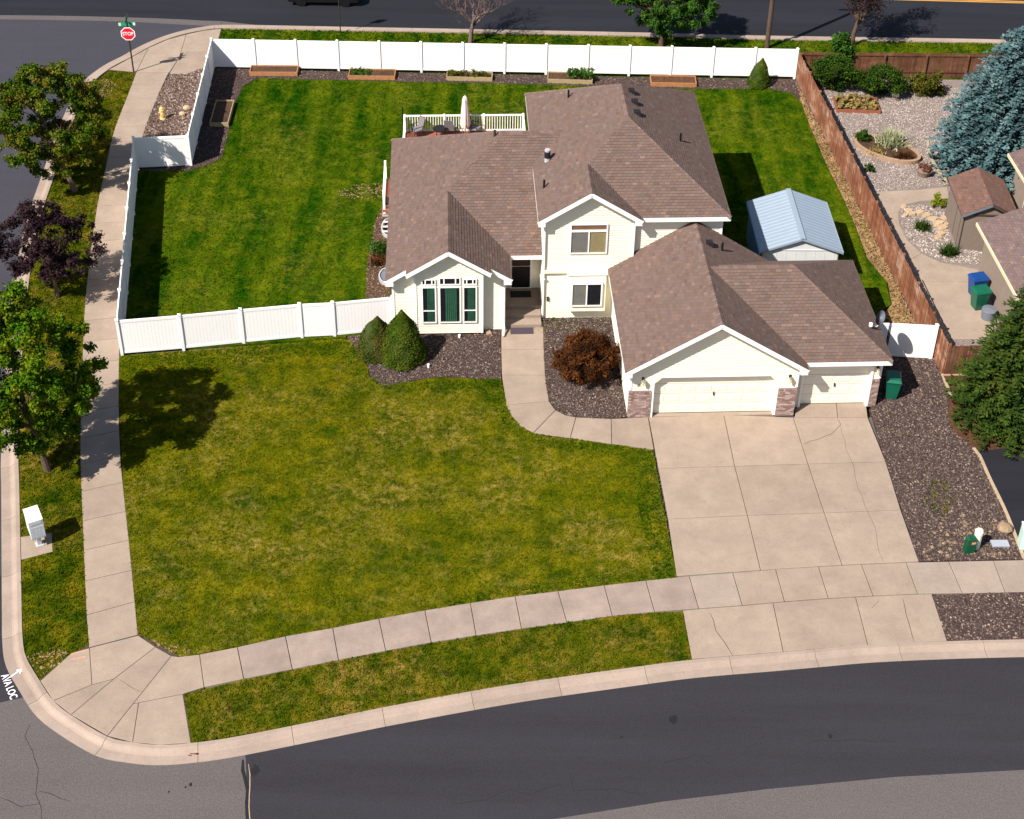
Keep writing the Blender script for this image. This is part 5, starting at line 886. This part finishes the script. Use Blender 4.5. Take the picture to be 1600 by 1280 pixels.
# ---- wheelie bins
def bin_(px, py, mat, rz, label, ht=1.1):
    o = empty('wheelie_bin', (*at(px, py), 0), rz, label, 'bin', 'wheeled rubbish bins')
    MB().prism([(-.22, -.24), (.22, -.24), (.22, .22), (-.22, .22)], .05, .97, top=[(-.31, -.36), (.31, -.36), (.31, .34), (-.31, .34)]).build('body', mat, o); MB().prism([(-.33, -.39), (.33, -.39), (.33, .37), (-.33, .37)], .97, 1.02).build('rim', mat, o)
    MB().prism([(-.33, -.42), (.33, -.42), (.33, .38), (-.33, .38)], 1.025, 1.13, top=[(-.26, -.34), (.26, -.34), (.26, .36), (-.26, .36)]).build('lid', mat, o); MB().tube([(-.28, .43, 1.0), (.28, .43, 1.0)], .022, 8).build('handle', mat, o)
    for s_ in (-1, 1): MB().tube([(s_ * .23, .26, .12), (s_ * .30, .26, .12)], .12, 14).build('wheel', 'black', o)
    return o
bin_(1391, 619, 'bin_green', R(-8), 'green wheelie bin standing in shade beside the garage'); bin_(1527, 481, 'bin_green', R(-75), 'green wheelie bin beside the neighbouring house wall'); bin_(1523, 461, 'bin_blue', R(-75), 'blue wheelie bin behind the neighbouring green one')
o = empty('round_cover', (*at(1543, 497), 0), 0, 'dark round lidded tub in front of the neighbouring green bin', 'tub'); MB().lathe([(.30, 0), (.33, .45), (.35, .47), (.33, .52), (.05, .56)], 0, 0, 18).build('tub', 'dish', o)
# ---- poles and sign by the back road
def on_pole(px, py, label, ht, r, mat, name, cat): o = empty(name, (*at(px, py), 0), 0, label, cat); MB().tube([(0, 0, -.2), (0, 0, ht)], [r, r * .8], 10).build('shaft', mat, o); return o
up_ = on_pole(1198, 75.5, 'brown wooden utility pole rising behind the white back fence', 10.5, .15, 'bark', 'utility_pole', 'pole'); MB().box(-1.2, 1.2, -.06, .06, 9.4, 9.55).build('crossarm', 'bark', up_)
ss = on_pole(532, 51, 'thin dark sign post on the verge of the back road', 3.5, .035, 'post_dark', 'sign_post', 'sign'); MB().box(-.32, .32, -.05, -.035, 2.62, 3.45).build('plate', 'galv', ss)
# ---- dark car passing on the back road
cc = at(505, 11, ZS); car = empty('car', (cc[0], cc[1] + .9, ZS + .012), 0, 'dark car on the back road cut by the top edge', 'car')
prof = [(-2.25, .35), (-2.2, .72), (-1.5, .86), (-1.0, .92), (-.45, 1.42), (.9, 1.46), (1.6, 1.05), (2.2, .98), (2.28, .55), (2.2, .32), (-2.1, .28)]
mb = MB(); n = len(prof)
for s_ in (0, 1):
    y_ = -.9 if s_ == 0 else .9; pts = [(x, y_ * (.8 if z > 1.1 else 1), z) for x, z in prof]; mb.face(pts if s_ else pts[::-1])
for i_ in range(n): (x0, z0), (x1, z1) = prof[i_], prof[(i_ + 1) % n]; f = lambda z: .8 if z > 1.1 else 1; mb.face([(x0, -.9 * f(z0), z0), (x1, -.9 * f(z1), z1), (x1, .9 * f(z1), z1), (x0, .9 * f(z0), z0)])
mb.build('body', 'car_paint', car)
for x in (-1.4, 1.4):
    for y_ in (-.92, .72): MB().tube([(x, y_, .33), (x, y_ + .2, .33)], .33, 20).build('wheel', 'black', car)
for s_ in (-1, 1): MB().prism([(-.40, .95), (.85, .95), (.80, 1.38), (-.18, 1.38)], -.004, .004).build('side_window', 'glass', car); o = car.children[-1]; o.location = (0, s_ * .84, 0); o.rotation_euler = (R(90 + (10 if s_ < 0 else -10)), 0, 0)
# ---- neighbouring garden: oval planter, pot, stones
ov_ = empty('oval_planter', (*at(1385, 236), 0), R(-38), 'oval planter with raised brown rim in the neighbouring gravel', 'planter'); n = 40; a_, b_ = 1.95, 1.10; mb = MB(); rim = [(a_ * math.cos(2 * math.pi * k / n), b_ * math.sin(2 * math.pi * k / n)) for k in range(n)]
for k in range(n): p_, q_ = rim[k], rim[(k + 1) % n]; mb.prism([p_, q_, (q_[0] * .91, q_[1] * .86), (p_[0] * .91, p_[1] * .86)], -.05, .24)
mb.build('rim', 'planter_edge', ov_); MB().prism([(x * .9, y_ * .85) for x, y_ in rim], -.05, .15).build('soil', 'soil', ov_)
def tuft(name, px, py, label, mat, n, r, h_, base=0, cat='plant', blades=False, wd=.03):
    o = empty(name, (*at(px, py, base), base), 0, label, cat)
    if blades:
        t = NR.uniform(0, 2 * np.pi, n); e = NR.uniform(.3, 1.3, n); L = h_ * NR.uniform(.6, 1.1, n); d = np.c_[np.cos(t) * np.cos(e), np.sin(t) * np.cos(e), np.sin(e)]; s_ = np.c_[-np.sin(t), np.cos(t), np.zeros(n)] * wd; b0_ = NR.normal(size=(n, 3)) * r * np.array([1, 1, 0])
        V = np.stack([b0_ - s_, b0_ + s_, b0_ + d * L[:, None]], 1); fast('foliage', V, 3, mat, o, col=NR.uniform(.6, 1.3, (n, 1)) * np.ones((1, 3)))
    else: C, Rr = clumps(14, 0, 0, h_ * .55, r, r, h_ * .45, r * .3, r * .5); leaves('foliage', C, Rr, n, .10, mat, o, .2)
    return o
tuft('shrub', 1348, 222, 'dark green shrub on the left rim of the oval planter', 'leaf_shrub', 900, .42, .75); tuft('ornamental_grass', 1392, 223, 'pale cream ornamental grass in the oval planter', 'leaf_sage', 500, .30, .85, .15, 'plant', True, .035); tuft('ornamental_grass', 1368, 238, 'tan low plant at the middle of the oval planter', 'leaf_straw', 160, .2, .25, .15, 'plant', True); tuft('ornamental_grass', 1412, 245, 'orange-brown low plant at the right end of the oval planter', 'leaf_barberry', 260, .25, .25, .15, 'plant', True)
po = empty('flower_pot', (*at(1443, 274), 0), 0, 'round pot of red flowers on the neighbouring gravel', 'flower pot'); MB().lathe([(.28, 0), (.40, .30), (.42, .34), (.36, .34), (.34, .28)], 0, 0, 18).build('pot', 'pot', po); C, Rr = clumps(14, 0, 0, .45, .38, .38, .22, .1, .2); leaves('flowers', C, Rr, 700, .10, 'leaf_flower', po, .2)
tuft('shrub', 1357, 268, 'small dark green plant at the foot of the long wooden fence', 'leaf_shrub', 400, .3, .4); ly = tuft('shrub', 1464, 322, 'lime and green round shrub beside the brown shed', 'leaf_lime', 900, .42, .6)
tuft('spiky_plant', 1441, 358, 'spiky dark plant in pale gravel below the stone row', 'leaf_shrub', 220, .12, .6, 0, 'plant', True, .03); tuft('spiky_plant', 1482, 397, 'spiky dark plant in front of the brown shed corner', 'leaf_shrub', 240, .14, .65, 0, 'plant', True, .03)
st = empty('stone_edging', (*at(1450, 345), 0), 0, 'row of flat tan flagstones edging the gravel beside the shed', 'stones'); bx_, by_ = at(1450, 345)
for px, py, r_ in ((1412, 324, .22), (1420, 330, .24), (1414, 338, .2), (1425, 335, .25), (1437, 333, .28), (1447, 337, .3), (1457, 343, .3), (1467, 349, .32), (1473, 357, .3), (1462, 352, .26), (1470, 366, .3), (1476, 342, .26), (1466, 372, .24), (1478, 352, .2)):
    x, y = at(px, py); r_ *= .86; q = [(r_ * (1 + rnd.uniform(-.25, .2)) * math.cos(t), r_ * .85 * (1 + rnd.uniform(-.25, .2)) * math.sin(t)) for t in [2 * math.pi * k / 7 for k in range(7)]]; MB().prism(q, -.05, .07 + rnd.uniform(0, .05), top=[(a * .88, b * .88) for a, b in q]).build('flagstone', 'sandstone', st, loc=(x - bx_, y - by_, 0))
# ================================================================== TREES AND SHRUBS
def limb(mb, p, d, L, r, depth, out, spread=.6, up=.12, segs=4):
    pts = [Vector(p)]; rad = [r]; d = Vector(d).normalized()
    for k in range(segs): d = (d + Vector((rnd.uniform(-.22, .22), rnd.uniform(-.22, .22), rnd.uniform(-.1, .1) + up))).normalized(); pts.append(pts[-1] + d * L / segs); rad.append(r * (1 - .55 * (k + 1) / segs))
    mb.tube(pts, rad, 7 if r > .04 else (5 if r > .015 else 3), False); out.append((pts[-1], depth, d))
    if depth > 0:
        for k in range(rnd.choice((2, 3, 3))):
            i_ = rnd.randint(max(1, segs - 2), segs); q = pts[i_]; s_ = Vector((rnd.uniform(-1, 1), rnd.uniform(-1, 1), rnd.uniform(-.3, .6))).normalized(); limb(mb, q, d * (1 - spread) + s_ * spread, L * rnd.uniform(.55, .8), rad[i_] * .75, depth - 1, out, spread, up, max(2, segs - 1))
def leafy_tree(pos, label, h, rx, ry, crown0, mat, n, lsize, name='maple_tree', trunk=.13, nclump=46, bark='bark', lean=(0, 0), group='street trees along the side street', cr=(.45, .85), wtop=1.0, sparse=False):
    o = empty(name, (*pos, 0), 0, label, 'tree', group); mb = MB(); out = []; th_ = crown0 + (h - crown0) * .25
    pts = [Vector((lean[0] * t, lean[1] * t, -.1 + (th_ + .1) * t)) for t in (0, .3, .65, 1)]; mb.tube(pts, [trunk * 1.25, trunk, trunk * .85, trunk * .7], 9); top = pts[-1]
    for k in range(8): a = 2 * math.pi * k / 8 + rnd.uniform(-.3, .3); limb(mb, top - Vector((0, 0, rnd.uniform(0, th_ * .35))), (math.cos(a) * .8, math.sin(a) * .8, .8), (h - crown0) * .22, trunk * .45, 2, out, .6, .04)
    limb(mb, top, (lean[0] * .3, lean[1] * .3, 1), (h - crown0) * .33, trunk * .6, 2, out); mb.build('trunk', bark, o)
    C, Rr = clumps(nclump, lean[0], lean[1], (h + crown0) / 2, rx * .82, ry * .82, (h - crown0) / 2 * .88, *cr, wtop); leaves('crown', C, Rr, n, lsize, mat, o, .15, .8, .35, .8); return o
leafy_tree(at(118, 298), 'leafy maple with bronze tips nearest the stop sign', 7.6, 3.75, 3.4, .7, 'leaf_maple_warm', 64000, .12, lean=(-.75, .2), nclump=190, cr=(.22, .52))
leafy_tree(at(90, 465), 'dark purple-leaved tree between the two green maples', 5.3, 3.0, 2.4, .8, 'leaf_purple', 19000, .115, 'purple_tree', .09, 120, lean=(-.05, .1), cr=(.2, .48))
leafy_tree(at(75, 735), 'large green maple shading the front lawn beside the sidewalk', 9.0, 3.9, 3.6, 1.0, 'leaf_maple', 72000, .125, nclump=230, lean=(-.45, .3), cr=(.17, .56))
leafy_tree(at(1033, 73), 'round green tree on the verge behind the back fence', 6.6, 4.3, 3.5, .8, 'leaf_green', 36000, .14, 'verge_tree', .15, 150, group='trees along the back road', cr=(.25, .5))
leafy_tree((33.5, 82.5), 'bright green tree top at the upper right corner', 7.0, 2.2, 2.2, 1.5, 'leaf_green', 6000, .19, 'verge_tree', .13, 30, group='trees along the back road')
def bare_tree(pos, label, h, leaf=None, n=0, seed=3):
    global rnd
    keep = rnd; rnd = random.Random(seed); o = empty('bare_tree', (*pos, 0), 0, label, 'tree', 'trees along the back road'); mb = MB(); out = []
    mb.tube([(0, 0, -.1), (.06, 0, h * .14), (.22, .05, h * .27)], [.17, .13, .11], 9)
    for k in range(7): a = 2 * math.pi * k / 7 + rnd.uniform(-.4, .4); limb(mb, (.2, .05, h * rnd.uniform(.2, .27)), (math.cos(a) * .9, math.sin(a) * .9, .75), h * .30, .075, 4, out, .55, .10, 4)
    mb.build('trunk', 'bark_grey' if not leaf else 'bark', o); tw = MB(); e = [q for q in out if q[1] == 0]
    for p, _, d in e:
        for k in range(4): s_ = (d + Vector((rnd.uniform(-.9, .9), rnd.uniform(-.9, .9), rnd.uniform(-.3, .9)))).normalized(); tw.tube([p, p + s_ * rnd.uniform(.25, .6)], [.008, .003], 3, False)
    tw.build('twigs', 'twig', o, kind='stuff')
    if leaf: C = np.array([tuple(p) for p, _, _ in e]); leaves('leaves', C, np.full(len(C), .55), n, .12, leaf, o, .1, .9)
    rnd = keep; return o
bare_tree(at(735, 67), 'bare grey-brown tree on the verge left of the green one', 5.6, None, 0, 5); bare_tree(at(1330, 71), 'dark thin-leaved tree behind the neighbouring wooden fence', 6.2, 'leaf_purple', 6500, 9)
def conifer(pos, label, h, r, mat, name, levels, per, twigs, droop, wd=.10, lift=.25, cat='tree', bark='bark', pw=.85, seed=4, irr=(.80, 1.06), base_=.72):
    """whorls of branches, each carrying flattened side sprigs"""
    global NR
    o = empty(name, (*pos, 0), 0, label, cat); MB().tube([(0, 0, -.1), (0, 0, h * .5), (0, 0, h * .98)], [.20, .12, .02], 9).build('trunk', bark, o); V, T = [], []; g = np.random.default_rng(seed)
    for l in range(levels):
        t = (l + g.uniform(0, .6)) / levels; z = .12 + t * (h - .15); R0 = r * (1 - t) ** pw * min(1, base_ + t * 1.9) + .10; m = max(5, int(per * (1 - t * .75)))
        for b in range(m):
            a = 2 * math.pi * (b + g.uniform(-.35, .35)) / m + l * 1.7; L = R0 * g.uniform(*irr); dx = np.array([math.cos(a), math.sin(a), 0]); sd_ = np.array([-math.sin(a), math.cos(a), 0]); k = max(5, int(twigs * L / r)); tone = g.uniform(.75, 1.2)
            for j in range(k):
                s_ = .18 + .82 * (j + g.uniform(0, 1)) / k; p = dx * L * s_ + np.array([0, 0, z - droop * L * s_ * s_ * .5 + lift * .35 * L * max(0, s_ - .6)]) + sd_ * g.normal() * .05
                for side in (-1, 1, 0):
                    sl = (.20 + .34 * (1 - s_)) * g.uniform(.7, 1.25) * min(1, L); q = dx * .75 + sd_ * side * g.uniform(.6, 1.0) + np.array([0, 0, g.uniform(-.25, .30)]); q = q / np.linalg.norm(q) * sl; up = np.array([0, 0, 1.]) + g.normal(size=3) * .35; n_ = np.cross(q, up); n_ = n_ / np.linalg.norm(n_) * wd * g.uniform(.4, .65)
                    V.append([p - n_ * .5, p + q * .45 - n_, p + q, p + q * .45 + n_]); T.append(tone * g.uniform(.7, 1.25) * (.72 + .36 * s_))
    fast('crown', np.array(V), 4, mat, o, col=np.array(T)[:, None] * np.ones((1, 3))); return o
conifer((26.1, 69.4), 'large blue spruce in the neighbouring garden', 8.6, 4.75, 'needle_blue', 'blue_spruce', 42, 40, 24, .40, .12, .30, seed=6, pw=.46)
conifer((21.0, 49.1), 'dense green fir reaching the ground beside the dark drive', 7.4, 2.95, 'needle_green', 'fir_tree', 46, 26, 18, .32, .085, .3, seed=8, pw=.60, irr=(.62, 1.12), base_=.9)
def cone_shrub(px, py, label, h, r, mat, n, bend=0):
    o = empty('cone_shrub', (*at(px, py), 0), 0, label, 'shrub', 'clipped cone shaped evergreen shrubs'); MB().tube([(0, 0, -.05), (0, 0, h * .6)], .06, 8).build('stem', 'bark', o)
    z = NR.uniform(0, 1, n) ** 1.25; a = NR.uniform(0, 2 * np.pi, n); prof = np.sqrt(np.clip(1 - z, 0, 1)) * np.clip(z * 5 + .66, 0, 1) * (1 - .12 * z); prof = np.minimum(prof, (1 - z) * 1.45 + .02)
    lump = 1 + .06 * np.sin(a * 3 + z * 9) + .04 * np.sin(a * 7 - z * 15); rr = r * prof * lump * NR.uniform(.86, 1.03, n); p = np.c_[rr * np.cos(a) + bend * z, rr * np.sin(a), z * h]
    nn = np.c_[np.cos(a), np.sin(a), np.full(n, .45)] + NR.normal(size=(n, 3)) * .45; nn /= np.linalg.norm(nn, axis=1, keepdims=True); t = np.cross(nn, NR.normal(size=(n, 3))); t /= np.linalg.norm(t, axis=1, keepdims=True); b = np.cross(nn, t); s_ = .062 * NR.uniform(.6, 1.4, (n, 1))
    V = np.stack([p - t * s_ * .5, p - b * s_ * .35, p + t * s_ * .5, p + b * s_ * .35], 1); fast('foliage', V, 4, mat, o, col=NR.uniform(.7, 1.25, (n, 1)) * np.ones((1, 3)))
    mb = MB(); mb.lathe([(a_ * .93, b_ * .97) for a_, b_ in ((r * .55, .03), (r * .84, h * .10), (r * .86, h * .2), (r * .74, h * .4), (r * .56, h * .6), (r * .34, h * .8), (.02, h * .90))], 0, 0, 14); mb.build('inner_branches', 'cone_inner', o, True); return o
cone_shrub(630, 559, 'taller pointed green cone shrub under the bay window', 2.6, 1.12, 'leaf_cone', 20000); cone_shrub(588, 550, 'shorter browned cone shrub with blunt split top', 1.95, 1.0, 'leaf_cone_brown', 15000, .12); cone_shrub(1184, 133, 'leaning cone shrub at the right end of the back fence', 1.75, .72, 'leaf_cone', 8000, .12)
def bush(px, py, label, rx, ry, h, mat, n, ls=.11, nc=30, name='shrub', group=None, cr=(.25, .5)):
    o = empty(name, (*at(px, py), 0), 0, label, 'shrub', group); mb = MB()
    for k in range(9): a = 2 * math.pi * k / 9; mb.tube([(0, 0, -.05), (math.cos(a) * rx * .3, math.sin(a) * ry * .3, h * .45), (math.cos(a) * rx * .55, math.sin(a) * ry * .55, h * .75)], [.025, .018, .008], 5, False)
    mb.build('stems', 'bark', o); C, Rr = clumps(nc, 0, 0, h * .5, rx * .75, ry * .75, h * .42, *cr, .8); leaves('foliage', C, Rr, n, ls, mat, o, .15, .8, .35); return o
bush(915, 588, 'copper and dark red barberry bush between walk and garage', 2.0, 1.9, 2.2, 'leaf_barberry', 32000, .085, 170, 'copper_bush', None, (.15, .38))
bush(1300, 141, 'tall green shrub in the corner of the two wooden fences', 2.0, 1.3, 2.3, 'leaf_shrub', 15000, .11, 70, group='shrubs along the neighbouring fence'); bush(1374, 148, 'rounded green shrub, middle of three along the neighbouring fence', 1.95, 1.35, 1.9, 'leaf_shrub', 14000, .11, 66, group='shrubs along the neighbouring fence'); bush(1446, 147, 'olive spreading shrub half behind the blue spruce', 1.55, 1.1, 1.4, 'leaf_olive', 6000, .13, 26, group='shrubs along the neighbouring fence'); bush(1309, 118, 'upright bright shrub rising over the back wooden fence', .8, .6, 3.2, 'leaf_green', 3600, .14, 22, group='shrubs along the neighbouring fence')
bush(590, 396, 'small green shrub between the two window wells', .45, .5, .6, 'leaf_green', 1100, .10, 16); bush(590, 412, 'small rust coloured shrub beside the covered window well', .4, .35, .35, 'leaf_barberry', 500, .10, 12)
